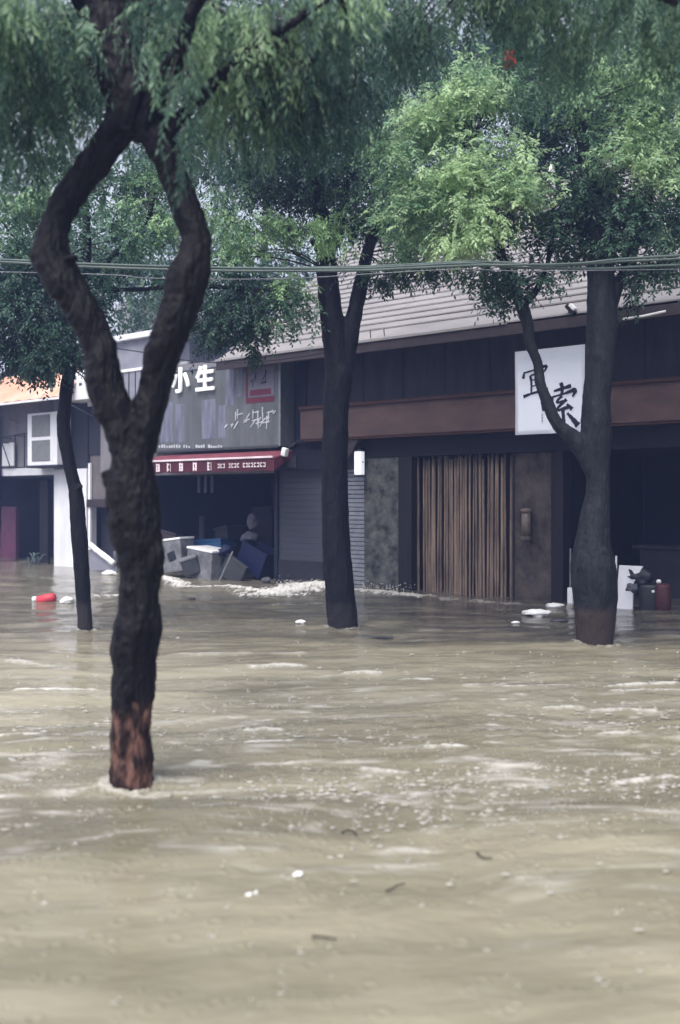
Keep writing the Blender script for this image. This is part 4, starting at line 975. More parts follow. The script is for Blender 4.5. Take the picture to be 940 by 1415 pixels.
# near forked tree
YA = CAM_H * FPX / (1086 - HOR)
t1 = thing('forked_street_tree', 'big near tree with two limbs curving apart and rejoining, red-brown bark patch at the water', 'tree', P(182, 1086, YA), 'W')
a = YA
limbs = [
    [(182, 1210, 62, a), (182, 1086, 60, a), (182, 1010, 58, a), (186, 930, 58, a), (189, 880, 66, a), (191, 862, 68, a), (192, 825, 54, a), (193, 795, 58, a), (191, 760, 68, a), (186, 715, 72, a), (183, 665, 66, a), (183, 625, 54, a), (184, 592, 25, a)],
    [(186, 690, 37, a), (182, 645, 49, a), (171, 600, 52, a), (150, 545, 52, a), (138, 490, 45, a), (118, 435, 47, a), (88, 390, 52, a), (70, 355, 49, a + .05), (80, 305, 42, a + .1), (112, 248, 41, a + .1), (150, 200, 42, a + .05), (180, 160, 54, a)],
    [(184, 690, 38, a), (189, 645, 43, a), (198, 592, 48, a), (216, 525, 43, a), (236, 455, 52, a - .05), (258, 390, 55, a - .05), (270, 340, 48, a - .05), (256, 280, 42, a), (232, 225, 40, a), (205, 180, 43, a)],
    [(172, 190, 51, a), (178, 140, 73, a), (164, 80, 65, a), (145, 20, 61, a), (135, -60, 53, a + .1), (110, -160, 42, a + .3)],
    [(150, 60, 35, a), (120, 20, 26, a), (80, -60, 19, a - .2)],
    [(200, 185, 40, a), (222, 130, 30, a - .1), (248, 70, 24, a - .3), (285, -20, 20, a - .5), (360, -110, 14, a - .8)],
    [(212, 200, 26, a), (280, 130, 18, a - .1), (360, 60, 14, a - .2), (470, -10, 10, a - .3)],
    # broken stub on the left limb
    [(92, 362, 16, a - .03), (104, 354, 8, a - .12)],
    # burls
    [(96, 412, 20, a - .04), (84, 402, 18, a - .05)], [(268, 352, 22, a - .05), (276, 338, 16, a - .06)], [(240, 250, 20, a - .05), (248, 262, 16, a - .05)], [(150, 650, 20, a - .02), (158, 668, 24, a - .02), (160, 690, 16, a)], [(112, 452, 18, a - .04), (122, 462, 16, a - .04)],
    [(172, 820, 14, a - .1), (176, 812, 18, a - .1)], [(198, 590, 18, a - .06), (204, 575, 14, a - .06)], [(160, 890, 14, a - .02), (162, 905, 14, a - .03)],
    [(205, 745, 20, a - .06), (214, 768, 26, a - .05), (210, 790, 16, a - .05)],
    [(208, 860, 22, a - .04), (214, 872, 22, a - .03)],
]
trunk_obj('trunk', limbs, bark('wet_black_bark', (0.0025, 0.0022, 0.004), (0.012, 0.010, 0.012), red=(0.135, 0.070, 0.055), zred=0.40), t1, 0.009, 0.020)
nb = [  # (px, py, Y, rx, rz, depth, sprigs, tone)
    (30, 50, 4.9, 80, 75, 0.5, 190, 0.50), (85, 45, 5.3, 35, 60, 0.3, 80, 0.85), (25, 160, 5.2, 75, 55, 0.5, 160, 0.35), (90, 150, 5.6, 50, 50, 0.3, 80, 0.40),
    (250, 30, 5.6, 55, 50, 0.3, 110, 0.50), (300, 80, 5.2, 55, 70, 0.4, 130, 0.60), (325, 40, 4.9, 50, 50, 0.3, 110, 0.80), (345, 120, 5.2, 45, 45, 0.4, 90, 0.55), (400, 60, 5.2, 80, 70, 0.5, 180, 0.25),
    (390, 140, 5.5, 75, 60, 0.5, 170, 0.15), (290, 170, 5.8, 45, 50, 0.3, 80, 0.25), (470, 70, 5.6, 75, 75, 0.5, 170, 0.25), (455, 0, 4.9, 50, 18, 0.3, 60, 0.95),
    (60, 220, 5.9, 70, 26, 0.3, 60, 0.35), (150, 30, 6.3, 110, 60, 0.3, 150, 0.35), (180, 120, 6.6, 90, 60, 0.3, 140, 0.2), (-70, 110, 5.2, 80, 120, 0.5, 140, 0.4), (230, -70, 5.2, 260, 40, 0.6, 330, 0.4),
    (475, 165, 6.0, 60, 55, 0.4, 100, 0.2), (245, 120, 4.7, 24, 40, 0.2, 18, 0.5), (85, 70, 4.7, 30, 60, 0.2, 30, 0.45), (225, 30, 4.6, 30, 40, 0.2, 24, 0.5), (20, 20, 4.6, 60, 40, 0.3, 90, 0.7), (275, 215, 4.7, 26, 40, 0.2, 16, 0.3)]
cr, C1 = leaves('crown', nb, LM_near, t1, leaf=0.055, per=16, sprig=0.26, droop=1.4, aspect=0.27, seed=5)
twigs(C1, [tuple(P(*q)) for q in ((145, 20, a), (164, 80, a), (248, 70, a - .3), (285, -20, a - .5), (360, 60, a - .2), (80, -60, a - .2), (470, -10, a - .3))], MT['twig'], t1, 130, 1, 0.005)

# second near tree, trunk just outside the picture on the right, its crown hanging over the street
t2 = thing('overhanging_street_tree', 'near tree out of frame whose drooping grey-green foliage hangs across the top right', 'tree', (4.3, 5.6, 0), 'W')
def PX(X, Y, z): return (470 + X / Y * FPX, HOR - (z - CAM_H) / Y * FPX)
def limb3(pts): return [(*PX(x, y, z), r_ * 2 * FPX / y, y) for x, y, z, r_ in pts]
trunk_obj('trunk', [limb3([(4.3, 5.6, -0.6, .17), (4.3, 5.6, 0, .16), (4.25, 5.6, 1.5, .14), (4.1, 5.7, 2.8, .13), (3.9, 5.7, 3.8, .11), (3.6, 5.6, 5.0, .07)]),
                    limb3([(4.05, 5.7, 3.0, .09), (3.2, 5.6, 3.9, .07), (2.3, 5.4, 4.3, .05), (1.0, 5.2, 4.5, .03)]),
                    limb3([(4.2, 5.6, 2.7, .08), (4.9, 5.8, 3.8, .06), (5.6, 6.0, 4.8, .04)])], bark('grey_brown_bark', (0.012, 0.012, 0.015), (0.05, 0.045, 0.045), seed=4), t2, 0.02, 0.01)
nb = [(560, 10, 5.6, 85, 45, 0.5, 150, 0.40), (660, 5, 5.8, 90, 40, 0.5, 150, 0.55), (780, 5, 5.6, 90, 42, 0.5, 150, 0.55), (880, 10, 5.4, 80, 45, 0.5, 140, 0.6), (560, 70, 6.1, 60, 45, 0.4, 80, 0.15),
      (830, 55, 6.0, 80, 35, 0.4, 80, 0.45), (740, -70, 5.6, 260, 40, 0.8, 330, 0.4), (990, 80, 5.6, 50, 90, 0.5, 110, 0.4), (1100, 60, 5.6, 100, 110, 0.8, 200, 0.4), (930, 40, 5.8, 50, 40, 0.4, 60, 0.8)]
cr, C2 = leaves('crown', nb, LM_near, t2, leaf=0.055, per=16, sprig=0.26, droop=1.4, aspect=0.27, seed=6)
twigs(C2, [(3.2, 5.6, 3.9), (2.3, 5.4, 4.3), (1.0, 5.2, 4.5), (3.9, 5.7, 3.8)], MT['twig'], t2, 90, 2, 0.005)

# thin leaning tree on the left
YB = CAM_H * FPX / (871 - HOR); a = YB
t3 = thing('thin_street_tree', 'thin dark wavering tree trunk at left in front of the white pillar', 'tree', P(118, 871, YB), 'W')
limbs = [[(120, 960, 22, a), (118, 871, 21, a), (115, 820, 21, a), (112, 770, 22, a), (108, 720, 22, a), (105, 680, 19, a), (95, 635, 18, a), (88, 595, 19, a), (90, 555, 18, a), (95, 515, 18, a), (96, 480, 17, a), (100, 440, 17, a), (112, 400, 15, a), (120, 340, 13, a), (118, 270, 9, a)],
         [(110, 672, 10, a), (111, 674, 6, a - .1)],
         [(98, 450, 12, a), (70, 410, 10, a), (45, 360, 8, a + .1), (20, 300, 6, a + .2)],
         [(115, 390, 10, a), (160, 350, 8, a), (205, 300, 7, a), (215, 250, 5, a)],
         [(113, 400, 9, a), (190, 400, 7, a + .1), (260, 395, 7, a + .1), (340, 400, 5, a + .1)]]
trunk_obj('trunk', limbs, bark('black_bark', (0.003, 0.003, 0.005), (0.009, 0.009, 0.012), seed=9, zw=0.35, wet=(0.025, 0.023, 0.024)), t3, 0.014, 0.007)
nb = [(40, 455, a, 60, 60, 0.8, 640, 0.10), (20, 400, a, 60, 50, 0.7, 360, 0.15), (-30, 450, a, 50, 70, 0.7, 260, 0.15), (95, 430, a - .2, 45, 45, 0.6, 300, 0.10), (100, 480, a - .4, 25, 28, 0.4, 110, 0.08), (60, 505, a - .2, 45, 16, 0.4, 150, 0.10),
      (30, 300, a + .3, 60, 50, 0.8, 260, 0.62), (190, 245, a + .4, 60, 30, 0.5, 190, 0.35), (110, 240, a + .4, 60, 30, 0.5, 150, 0.4), (250, 240, a + .4, 50, 34, 0.5, 150, 0.35), (60, 270, a, 60, 26, 0.4, 130, 0.7), (190, 330, a, 40, 20, 0.4, 60, 0.5), (20, 345, a, 50, 28, 0.5, 130, 0.50), (115, 300, a, 45, 45, 0.5, 170, 0.5), (170, 310, a + .2, 45, 50, 0.5, 170, 0.5), (215, 290, a, 38, 38, 0.5, 150, 0.75),
      (150, 370, a, 45, 18, 0.4, 120, 0.2), (132, 400, a, 20, 20, 0.3, 50, 0.15), (235, 380, a, 36, 12, 0.3, 50, 0.2), (322, 415, a + .1, 48, 46, 0.5, 330, 0.14), (300, 455, a + .1, 30, 28, 0.4, 130, 0.10), (345, 470, a + .1, 18, 24, 0.3, 70, 0.10), (380, 435, a + .1, 40, 30, 0.4, 170, 0.40), (395, 400, a + .1, 35, 26, 0.4, 120, 0.8)]
cr, C3 = leaves('crown', nb, LM_dark, t3, leaf=0.060, per=10, sprig=0.24, droop=0.5, aspect=0.45, seed=7)
twigs(C3, [tuple(P(*q)) for q in ((45, 360, a + .1), (70, 410, a), (120, 340, a), (205, 300, a), (260, 395, a + .1), (340, 400, a + .1), (118, 270, a))], MT['twig'], t3, 110, 3)

# middle forked tree
YC = CAM_H * FPX / (866 - HOR); a = YC
t4 = thing('middle_street_tree', 'straight black tree trunk forking high in front of the grey shutter', 'tree', P(474, 866, YC), 'W')
limbs = [[(478, 960, 46, a), (474, 866, 43, a), (469, 810, 41, a), (465, 750, 39, a), (463, 690, 37, a), (463, 620, 36, a), (465, 560, 37, a), (469, 515, 38, a), (471, 488, 18, a)],
         [(467, 560, 26, a), (466, 520, 33, a), (463, 470, 34, a), (456, 420, 31, a), (452, 375, 30, a), (450, 340, 26, a), (440, 280, 20, a), (420, 200, 16, a), (400, 120, 12, a)],
         [(468, 560, 20, a), (475, 512, 25, a), (484, 465, 24, a), (492, 425, 22, a), (500, 388, 20, a), (508, 350, 17, a), (530, 290, 13, a), (560, 220, 10, a)],
         [(462, 372, 18, a - .05), (444, 350, 12, a - .1), (430, 330, 8, a - .15)],
         [(480, 250, 10, a), (470, 320, 14, a), (455, 345, 18, a)]]
trunk_obj('trunk', limbs, bark('blue_black_bark', (0.003, 0.003, 0.006), (0.010, 0.010, 0.016), seed=14, zw=0.32, wet=(0.018, 0.016, 0.020)), t4, 0.015, 0.009)
nb = [(250, 190, a + .5, 60, 60, 0.6, 260, 0.15), (320, 60, a + .6, 90, 70, 0.8, 360, 0.2), (430, 40, a + .6, 100, 60, 0.8, 360, 0.2), (530, 90, a + .6, 70, 70, 0.7, 300, 0.2), (610, 60, a + .8, 80, 40, 0.7, 220, 0.2), (200, 80, a + .8, 90, 70, 0.8, 260, 0.3), (300, 220, a + .3, 50, 40, 0.5, 160, 0.3), (470, 240, a, 80, 60, 0.9, 560, 0.20), (400, 200, a - .3, 80, 70, 0.9, 520, 0.12), (350, 245, a, 50, 45, 0.6, 200, 0.18), (440, 130, a - .5, 90, 70, 0.9, 420, 0.18), (520, 300, a, 50, 42, 0.6, 260, 0.55),
      (575, 330, a, 35, 26, 0.4, 120, 0.40), (350, 325, a - .2, 60, 22, 0.5, 210, 0.85), (330, 350, a - .2, 42, 24, 0.5, 150, 0.8), (405, 320, a + .1, 32, 16, 0.4, 80, 0.70), (455, 322, a - .4, 16, 26, 0.15, 110, 1.0),
      (540, 375, a, 50, 18, 0.4, 130, 0.25), (600, 372, a, 45, 16, 0.4, 110, 0.28), (532, 395, a, 26, 14, 0.3, 40, 0.22), (310, 290, a, 45, 40, 0.5, 130, 0.65), (520, 220, a, 55, 60, 0.6, 260, 0.35), (470, 300, a - .1, 40, 26, 0.4, 120, 0.40), (420, 260, a, 60, 30, 0.5, 180, 0.15)]
cr, C4 = leaves('crown', nb, LM_dark, t4, leaf=0.058, per=10, sprig=0.24, droop=0.6, aspect=0.42, seed=8)
twigs(C4, [tuple(P(*q)) for q in ((440, 280, a), (420, 200, a), (400, 120, a), (508, 350, a), (530, 290, a), (560, 220, a), (452, 375, a))], MT['twig'], t4, 120, 4)

# right-hand tree with the bright crown
YD = CAM_H * FPX / (889 - HOR); a = YD
t5 = thing('bulging_street_tree', 'right-hand tree with swollen lower trunk and branch crossing the white banner', 'tree', P(822, 889, YD), 'W')
limbs = [[(822, 980, 46, a), (822, 889, 50, a), (823, 850, 56, a), (822, 812, 62, a), (820, 785, 62, a), (819, 755, 50, a), (822, 715, 41, a), (826, 680, 33, a), (826, 640, 34, a), (824, 600, 42, a), (825, 550, 38, a), (829, 500, 38, a), (832, 450, 42, a), (831, 410, 38, a), (830, 360, 36, a), (824, 300, 30, a), (812, 230, 22, a), (800, 150, 16, a)],
         [(822, 655, 26, a), (806, 622, 28, a), (786, 601, 23, a), (768, 582, 17, a), (758, 560, 17, a), (747, 530, 14, a), (743, 502, 14, a), (731, 472, 15, a), (729, 447, 17, a), (718, 415, 18, a), (702, 380, 14, a), (688, 330, 12, a), (670, 270, 10, a), (650, 200, 8, a)],
         [(834, 455, 20, a), (848, 415, 17, a), (860, 380, 13, a), (880, 330, 12, a), (900, 260, 10, a)],
         [(722, 425, 10, a), (745, 395, 9, a), (760, 350, 8, a), (765, 290, 6, a)],
         [(835, 770, 22, a - .08), (828, 762, 22, a - .12), (816, 764, 16, a - .1)]]
trunk_obj('trunk', limbs, bark('grey_green_bark', (0.009, 0.011, 0.014), (0.024, 0.027, 0.032), seed=20, zw=0.42, wet=(0.040, 0.029, 0.028)), t5, 0.014, 0.008)
nb = [(720, 60, a + .9, 90, 50, 0.8, 260, 0.2), (850, 40, a + .9, 90, 50, 0.8, 260, 0.25), (960, 60, a + .9, 60, 60, 0.8, 160, 0.3), (650, 125, a, 62, 36, 0.6, 330, 0.80), (600, 165, a, 50, 34, 0.6, 240, 0.72), (700, 150, a + .2, 40, 30, 0.5, 130, 0.45), (660, 225, a - .2, 62, 40, 0.6, 340, 0.85), (625, 275, a - .2, 45, 38, 0.5, 250, 0.90), (690, 255, a - .2, 45, 32, 0.5, 190, 0.80), (640, 330, a - .2, 42, 32, 0.5, 300, 0.98), (650, 280, a - .5, 50, 60, 0.3, 220, 0.95), (655, 130, a - .4, 50, 25, 0.3, 130, 0.92), (720, 275, a - .5, 25, 25, 0.2, 60, 0.9), (875, 190, a - .4, 40, 36, 0.3, 110, 0.95), (900, 110, a - .4, 36, 22, 0.3, 80, 0.95), (590, 175, a - .3, 36, 22, 0.3, 80, 0.85), (550, 210, a - .2, 35, 45, 0.3, 90, 0.62), (600, 240, a + .1, 45, 50, 0.5, 220, 0.75), (560, 170, a, 34, 30, 0.4, 110, 0.68), (570, 300, a - .1, 40, 34, 0.3, 120, 0.66),
      (725, 275, a - .1, 28, 26, 0.4, 120, 0.72), (560, 245, a + .3, 42, 60, 0.5, 260, 0.6), (565, 320, a + .3, 42, 32, 0.4, 180, 0.6), (700, 320, a, 42, 28, 0.4, 180, 0.25),
      (870, 190, a, 46, 40, 0.5, 240, 0.72), (810, 130, a - .3, 34, 30, 0.3, 90, 0.7), (850, 100, a - .3, 40, 24, 0.3, 90, 0.82), (935, 200, a - .3, 30, 40, 0.3, 100, 0.8), (915, 255, a - .3, 36, 20, 0.3, 80, 0.7), (845, 235, a - .3, 30, 24, 0.3, 70, 0.7), (895, 110, a, 45, 30, 0.5, 170, 0.70), (900, 160, a, 40, 30, 0.5, 150, 0.62), (882, 230, a - .2, 34, 16, 0.4, 100, 0.82), (930, 140, a, 30, 30, 0.5, 110, 0.85), (925, 230, a, 40, 40, 0.5, 140, 0.45),
      (765, 200, a + .4, 60, 80, 0.7, 430, 0.10), (790, 300, a + .1, 60, 55, 0.6, 360, 0.12), (850, 310, a, 60, 50, 0.6, 330, 0.18), (820, 240, a, 50, 50, 0.5, 240, 0.30), (910, 310, a, 50, 45, 0.6, 260, 0.28), (960, 300, a, 50, 80, 0.6, 260, 0.3), (760, 330, a, 40, 30, 0.4, 150, 0.15),
      (668, 385, a, 24, 26, 0.3, 90, 0.18), (680, 412, a, 14, 22, 0.2, 50, 0.15), (705, 395, a, 20, 28, 0.3, 90, 0.15), (745, 390, a, 15, 16, 0.2, 45, 0.20), (885, 385, a, 26, 34, 0.3, 120, 0.12), (868, 350, a, 40, 20, 0.4, 120, 0.15), (925, 365, a, 25, 20, 0.3, 70, 0.2), (835, 120, a + .4, 60, 50, 0.6, 240, 0.35), (750, 120, a + .5, 50, 50, 0.5, 200, 0.2), (695, 110, a + .6, 35, 40, 0.5, 130, 0.2)]
cr, C5 = leaves('crown', nb, LM_bright, t5, leaf=0.056, per=10, sprig=0.22, droop=0.4, aspect=0.45, seed=9)
twigs(C5, [tuple(P(*q)) for q in ((824, 300, a), (812, 230, a), (800, 150, a), (702, 380, a), (688, 330, a), (670, 270, a), (650, 200, a), (880, 330, a), (900, 260, a), (765, 290, a))], MT['twig'], t5, 140, 5)

# trees behind the roofs
def far_tree(X, Y, label, H, seed, blobs):
    t = thing('background_tree', label, 'tree', (X, Y, 0), 'W', group='trees behind the shop roofs')
    trunk_obj('trunk', [limb3([(X, Y, -0.6, .26), (X + .1, Y, 2.5, .22), (X - .1, Y, 5, .16), (X + .1, Y, H - 1, .07)]),
                        limb3([(X, Y, 4, .12), (X + 1.5, Y, 6, .07), (X + 2.2, Y, 7.5, .04)]), limb3([(X, Y, 4.4, .12), (X - 1.4, Y, 6.4, .07), (X - 2.2, Y, 7.6, .04)])],
              bark('far_bark_%d' % seed, (0.02, 0.02, 0.022), (0.06, 0.055, 0.055), seed=seed), t, 0.05, 0.01)
    rs = random.Random(seed); nb = []
    for k in range(blobs):
        x = X + rs.uniform(-3.4, 3.4); z = rs.uniform(6.0, H + 1.5); y = Y + rs.uniform(-1.6, 1.6)
        px, py = PX(x, y, z); r_ = rs.uniform(0.9, 1.5)
        nb.append((px, py, y, r_ * FPX / y, r_ * 0.75 * FPX / y, r_, int(120 * r_ * r_), rs.uniform(0.1, 0.9)))
    leaves('crown', nb, LM_far, t, leaf=0.13, per=9, sprig=0.5, droop=0.5, aspect=0.5, seed=seed)
far_tree(-8.6, 23.0, 'far leafy tree rising behind the white shop house', 11, 31, 20)
far_tree(-2.0, 25.0, 'far leafy tree above the left end of the board roof', 12, 32, 20)
far_tree(4.6, 23.5, 'far leafy tree behind the middle of the board roof', 12.5, 33, 22)
far_tree(10.4, 20.5, 'far leafy tree behind the right part of the board roof', 12, 34, 20)

# ------------------------------------------------------------------ cables
def cable(name, label, paths, r_, mat):
    base = paths[0][0]; mb = MB()
    for p in paths: mb.tube(crv(p, 8), r_, 8)
    return tag(mb.build(name, mat, None, base, frame='W', smooth=True), label, 'cable')
def cp(px, py, Y=9.0): return P(px, py, Y)
main = [(-1400, 330), (-500, 352), (-40, 358), (100, 364), (300, 370), (480, 371), (560, 368), (650, 364), (720, 370), (830, 371), (940, 366), (1500, 345), (2300, 300)]
alt = [(-1400, 332), (-500, 354), (-40, 361), (100, 368), (300, 374), (480, 374), (560, 371), (650, 367), (720, 366), (800, 364), (940, 353), (1500, 330), (2300, 290)]
alt2 = [(-1400, 334), (-500, 355), (-40, 359), (100, 366), (300, 371), (480, 369), (560, 366), (640, 362), (700, 363), (760, 368), (850, 362), (940, 358), (1500, 336), (2300, 294)]
cable('overhead_cable', 'thick dark green bundle of cables slung across the street at tree height', [[cp(*p) for p in main], [cp(p[0], p[1], 8.97) for p in alt], [cp(p[0], p[1], 9.03) for p in alt2]], 0.0125, MT['cable'])
cable('thin_wire', 'thin pale wire running just below the thick cable bundle', [[cp(*p, 9.1) for p in ((-1400, 350), (-500, 366), (100, 378), (200, 384), (320, 386), (420, 384), (520, 378), (640, 372), (800, 374), (1500, 360), (2300, 320))]], 0.0045, MT['metal'])
cable('shop_wire', 'black wire sagging in front of the grey signboard top', [[Vector(F(U(px, -1.0), -1.0, ZZ(px, py, -1.0))) for px, py in ((150, 480), (205, 488), (250, 497), (300, 501), (350, 500), (400, 495), (447, 487), (470, 478))]], 0.011, MT['darkthing'])

# ------------------------------------------------------------------ floating and stranded things
def blob_w(name, label, cat, mat, px, py, dims, seed, z=0.02, rough=0.25, rz=0.0):
    g = G(px, py); o = sack(name, label, cat, mat, (g.x, g.y, z), dims, seed, 'W', rough); o.rotation_euler = (0, 0, rz); return o
# red jerrycan-like bottle with white cap end
g = G(66, 832)
o = thing('red_bottle', 'red plastic bottle with white cap end floating at far left', 'bottle', (g.x, g.y, 0.05), 'W')
ORG[o.name] = Vector((0, 0, 0)); rx = Matrix.Rotation(R(78), 3, 'Y')
MB().lathe([(0.03, -0.16), (0.07, -0.14), (0.075, 0.0), (0.07, 0.08), (0.045, 0.12)], (0, 0, 0), 16, rx).build('bottle_body', MT['red'], o, smooth=True)
MB().lathe([(0.045, -0.165), (0.048, -0.22), (0.03, -0.23)], (0, 0, 0.03), 14, rx).build('cap_end', MT['white'], o, smooth=True)
blob_w('white_bag', 'crumpled white plastic bag floating beside the thin tree', 'bag', MT['foamw'], 93, 833, (0.10, 0.07, 0.05), 12, 0.03)
blob_w('foam_slab', 'larger white foam piece floating left of the bulging tree', 'foam piece', MT['foamw'], 742, 851, (0.17, 0.09, 0.055), 21, 0.04, 0.3, R(-20))
blob_w('foam_tray', 'white foam tray floating against the dark door post', 'foam tray', MT['foamw'], 767, 839, (0.13, 0.08, 0.04), 22, 0.02)
blob_w('foam_scrap', 'tiny white scrap in front of the larger foam piece', 'scrap', MT['foamw'], 712, 863, (0.05, 0.03, 0.02), 23)
blob_w('pale_scrap', 'flat pale scrap floating between foam piece and tree', 'scrap', MT['sack'], 775, 860, (0.09, 0.03, 0.015), 24)
blob_w('white_scrap', 'white scrap floating left of the middle tree base', 'scrap', MT['foamw'], 416, 862, (0.07, 0.035, 0.025), 25)
blob_w('sodden_plank', 'sodden grey board drifting right of the middle tree base', 'board', MT['greytub'], 515, 881, (0.22, 0.04, 0.015), 26, 0.0)
blob_w('black_lump', 'small black lump floating before the shop opening', 'debris', MT['darkthing'], 265, 830, (0.05, 0.03, 0.025), 27)
blob_w('cream_lump', 'single round cream lump floating in the open foreground water', 'debris', MT['foamw'], 412, 1210, (0.020, 0.015, 0.010), 28, 0.006)
blob_w('cream_flake', 'small cream flake just nearer than the round cream lump', 'debris', MT['foamw'], 344, 1238, (0.014, 0.010, 0.006), 29, 0.005)
blob_w('cream_chip', 'cream chip touching the small cream flake', 'debris', MT['foamw'], 354, 1236, (0.007, 0.007, 0.008), 30, 0.006)
for nm, lb, pts in (('curved_twig', 'black curved twig floating at right foreground', [(660, 1181), (668, 1187), (680, 1188)]), ('short_twig', 'short black twig with a knob, lower in the foreground', [(534, 1233), (541, 1231), (548, 1226), (560, 1223)]), ('bent_twig', 'bent dark twig beyond the other two twigs', [(473, 1152), (484, 1149), (494, 1156)]), ('half_sunk_twig', 'half-sunk dark twig drifting at lower centre', [(432, 1296), (448, 1297), (464, 1300)])):
    mb = MB(); pp = [G(x, y) + Vector((0, 0, 0.006)) for x, y in pts]
    mb.tube(crv(pp, 4), [0.007] + [0.0034] * (4 * (len(pp) - 1)), 6)
    tag(mb.build(nm, MT['twig'], None, pp[0], frame='W', smooth=True), lb, 'twig')
# white rolled tarp and bundle by the grey recess
o = thing('rolled_tarp', 'long white rolled tarp leaning out of the water between the two left trees', 'tarp', (U(142, -0.4), -0.4, 0.1))
pa, pb = (U(124, -0.4), -0.4, ZZ(124, 752, -0.4)), (U(158, -0.4), -0.4, ZZ(158, 779, -0.4))
mb = MB(); mb.tube(crv([pa, ((pa[0] + pb[0]) / 2, -0.42, (pa[2] + pb[2]) / 2 + 0.01), pb], 6), 0.062, 12, jit=0.12); mb.build('roll', MT['white'], o, smooth=True)
mb = MB(); mb.poly([(pa[0] - 0.02, -0.36, pa[2] - 0.08), (pb[0], -0.36, pb[2] - 0.05), (pb[0] + 0.02, -0.36, 0.02), (pa[0] - 0.05, -0.36, 0.0)], (0, 0.03, 0)); mb.build('loose_sheet', MT['lilac'], o)
sack('white_foam_block', 'white foam block floating below the rolled tarp', 'foam block', MT['foamw'], (U(152, -0.9), -0.9, 0.03), (0.17, 0.12, 0.06), 41)
sack('white_rag', 'white rag caught between rolled tarp and near tree', 'rag', MT['sack'], (U(161, -0.3), -0.3, ZZ(161, 770, -0.3)), (0.08, 0.06, 0.16), 42)
# drowned pot plant in the left doorway
g = (U(47, -0.15), -0.15, 0.0)
o = thing('drowned_plant', 'limp grey-green plant drowning in the far left doorway', 'plant', g)
mb = MB(); rs = random.Random(2)
for k in range(15):
    an = rs.uniform(-1.2, 1.2); L = rs.uniform(0.2, 0.42); b0 = Vector(g) + Vector((rs.uniform(-.12, .12), rs.uniform(-.06, .06), -0.02))
    pts = [b0, b0 + Vector((math.sin(an) * L * .5, rs.uniform(-.05, .05), L * .6)), b0 + Vector((math.sin(an) * L, rs.uniform(-.08, .08), L * 0.75))]
    mb.tube(crv(pts, 3), [0.006, .012, .018, .02, .016, .010, .003], 5)
mb.build('fronds', MT['plant'], o, smooth=True)
# objects in the right-hand opening
o = thing('leaning_sheet', 'leaning white panel with torn dark marks beside the bulging tree', 'panel', (U(860, -0.1), -0.1, 0))
a0, a1_ = U(850, -0.1), U(873, -0.1); zt3 = ZZ(860, 782, -0.1)
mb = MB(); mb.poly([(a0 - 0.02, -0.1, -0.3), (a1_ - 0.0, -0.1, -0.3), (a1_ - 0.01, -0.02, zt3 - 0.25), (a1_ + 0.12, -0.0, zt3), (a0 + 0.02, -0.0, zt3 + 0.0)], (0, 0.03, 0)); mb.build('sheet', MT['whitewall'], o)
mb = MB(); mb.tube([(a0 + 0.0, -0.09, -0.3), (a0 - 0.005, -0.04, ZZ(850, 768, -0.05))], 0.014, 8); mb.build('edge_post', MT['white'], o)
sack('torn_wrapping', 'dark torn wrapping heaped on the leaning white panel', 'wrapping', MT['skirt'], (U(880, 0.05), 0.05, ZZ(880, 800, 0.05)), (0.17, 0.09, 0.12), 51, rough=0.5)
sack('mauve_bag', 'mauve-grey bag hanging below the torn wrapping', 'bag', MT['sack'], (U(873, -0.16), -0.16, ZZ(873, 812, -0.15)), (0.07, 0.05, 0.07), 52, rough=0.4)
o = thing('grey_bin', 'dark grey bin standing left of the dull red canister', 'bin', (U(898, 0.0), 0.1, 0))
MB().lathe([(0.11, -0.4), (0.14, ZZ(898, 812, 0.1)), (0.15, ZZ(898, 808, 0.1))], (U(897, 0.1), 0.1, 0), 18).build('bin_body', MT['greytub'], o, smooth=True)
o = thing('red_canister', 'dull red canister with white top standing in the right opening', 'canister', (U(915, 0.1), 0.1, 0))
zt4 = ZZ(915, 806, 0.1); uu = U(916, 0.1)
MB().lathe([(0.11, -0.4), (0.11, zt4 - 0.05), (0.09, zt4 - 0.01), (0.05, zt4)], (uu, 0.1, 0), 18).build('canister_body', MT['dullred'], o, smooth=True)
MB().lathe([(0.03, zt4 + .001), (0.035, zt4 + 0.03), (0.02, zt4 + 0.05)], (uu - 0.05, 0.08, 0), 12).build('top_cap', MT['white'], o, smooth=True)
MB().lathe([(0.02, 0), (0.022, 0.03), (0.01, 0.035)], (uu - 0.10, 0.0, zt4 - 0.13), 10).build('valve', MT['white'], o, smooth=True)
o = thing('standing_pole', 'thin white pole with white foot box left of the bulging trunk', 'pole', (U(788, -0.1), -0.1, 0))
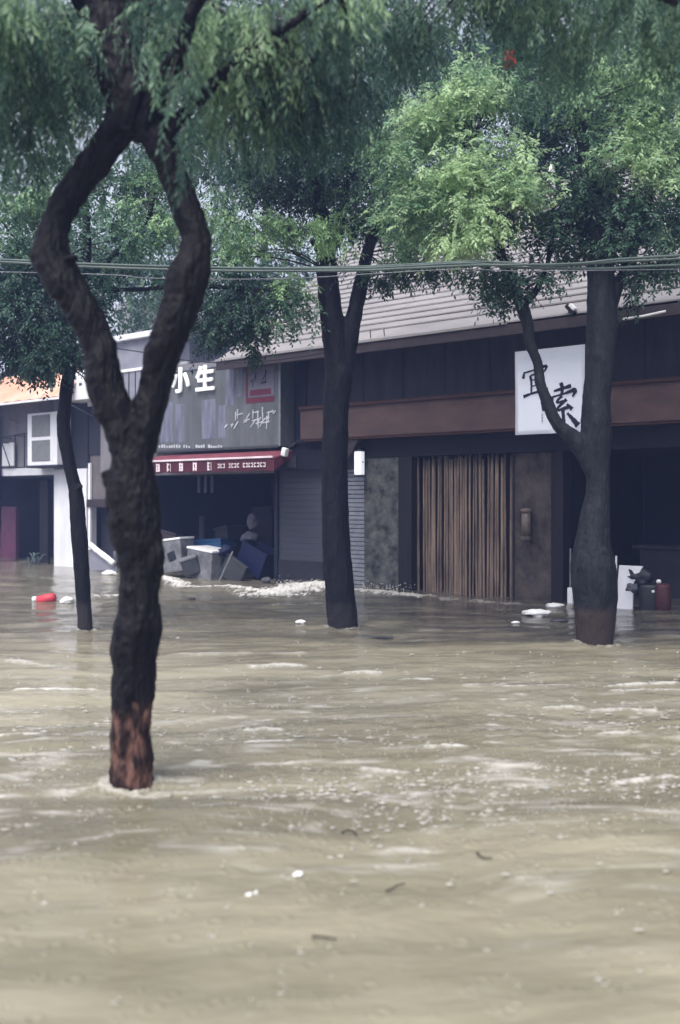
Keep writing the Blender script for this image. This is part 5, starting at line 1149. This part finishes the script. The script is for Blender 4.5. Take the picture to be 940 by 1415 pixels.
mb = MB(); mb.tube([(U(788, -0.1), -0.1, -0.3), (U(788.5, -0.1), -0.1, ZZ(788, 758, -0.1))], 0.013, 8); mb.build('pole', MT['metal'], o)
B((U(784, -.12), -0.12, -0.3), (U(791, -.12), -0.05, ZZ(788, 812, -0.1)), 'foot_box', MT['white'], o)
# scraps caught high in the leaves
pr = P(705, 84, 9.2)
mb = MB()
rs = random.Random(5); gr = [[mb.bm.verts.new(pr + Vector((0.10 * (i / 5 - .5) + rs.uniform(-.012, .012), rs.uniform(-.03, .03), -0.16 * j / 6 + 0.1 + rs.uniform(-.01, .01)))) for i in range(6)] for j in range(7)]
for j in range(6):
    for i in range(5): mb.bm.faces.new((gr[j][i], gr[j][i + 1], gr[j + 1][i + 1], gr[j + 1][i]))
bmesh.ops.solidify(mb.bm, geom=mb.bm.faces[:], thickness=0.004)
tag(mb.build('red_rag', MT['redcloth'], None, pr, frame='W', smooth=True), 'small red rag caught high among the leaves, top right', 'rag')
pr = P(763, 232, 9.2)
mb = MB(); mb.poly([pr + Vector((-0.035, 0, -0.035)), pr + Vector((-0.01, 0.02, 0.045)), pr + Vector((0.03, 0, -0.04)), pr + Vector((0.0, -.02, -0.0))], (0, 0.006, 0))
tag(mb.build('white_tatter', MT['white'], None, pr, frame='W'), 'small white tatter hanging in the dark part of the right crown', 'tatter')

# ------------------------------------------------------------------ rainy air
mb = MB(); mb.box((-152, -152, -1.8), (152, 152, 17.0))
hz = mb.build('haze', MT['white'], None, (0, 0, 0), frame='W')
hm = bpy.data.materials.new('rainy_air'); hm.use_nodes = True; n = hm.node_tree.nodes; n.remove(n['Principled BSDF'])
pv = n.new('ShaderNodeVolumePrincipled'); pv.inputs['Density'].default_value = 0.0042; pv.inputs['Color'].default_value = (0.32, 0.42, 0.85, 1); pv.inputs['Anisotropy'].default_value = 0.2
hm.node_tree.links.new(pv.outputs[0], n['Material Output'].inputs['Volume'])
hz.data.materials.clear(); hz.data.materials.append(hm); tag(hz, 'thin rainy haze over the flooded street', 'haze', kind='stuff')
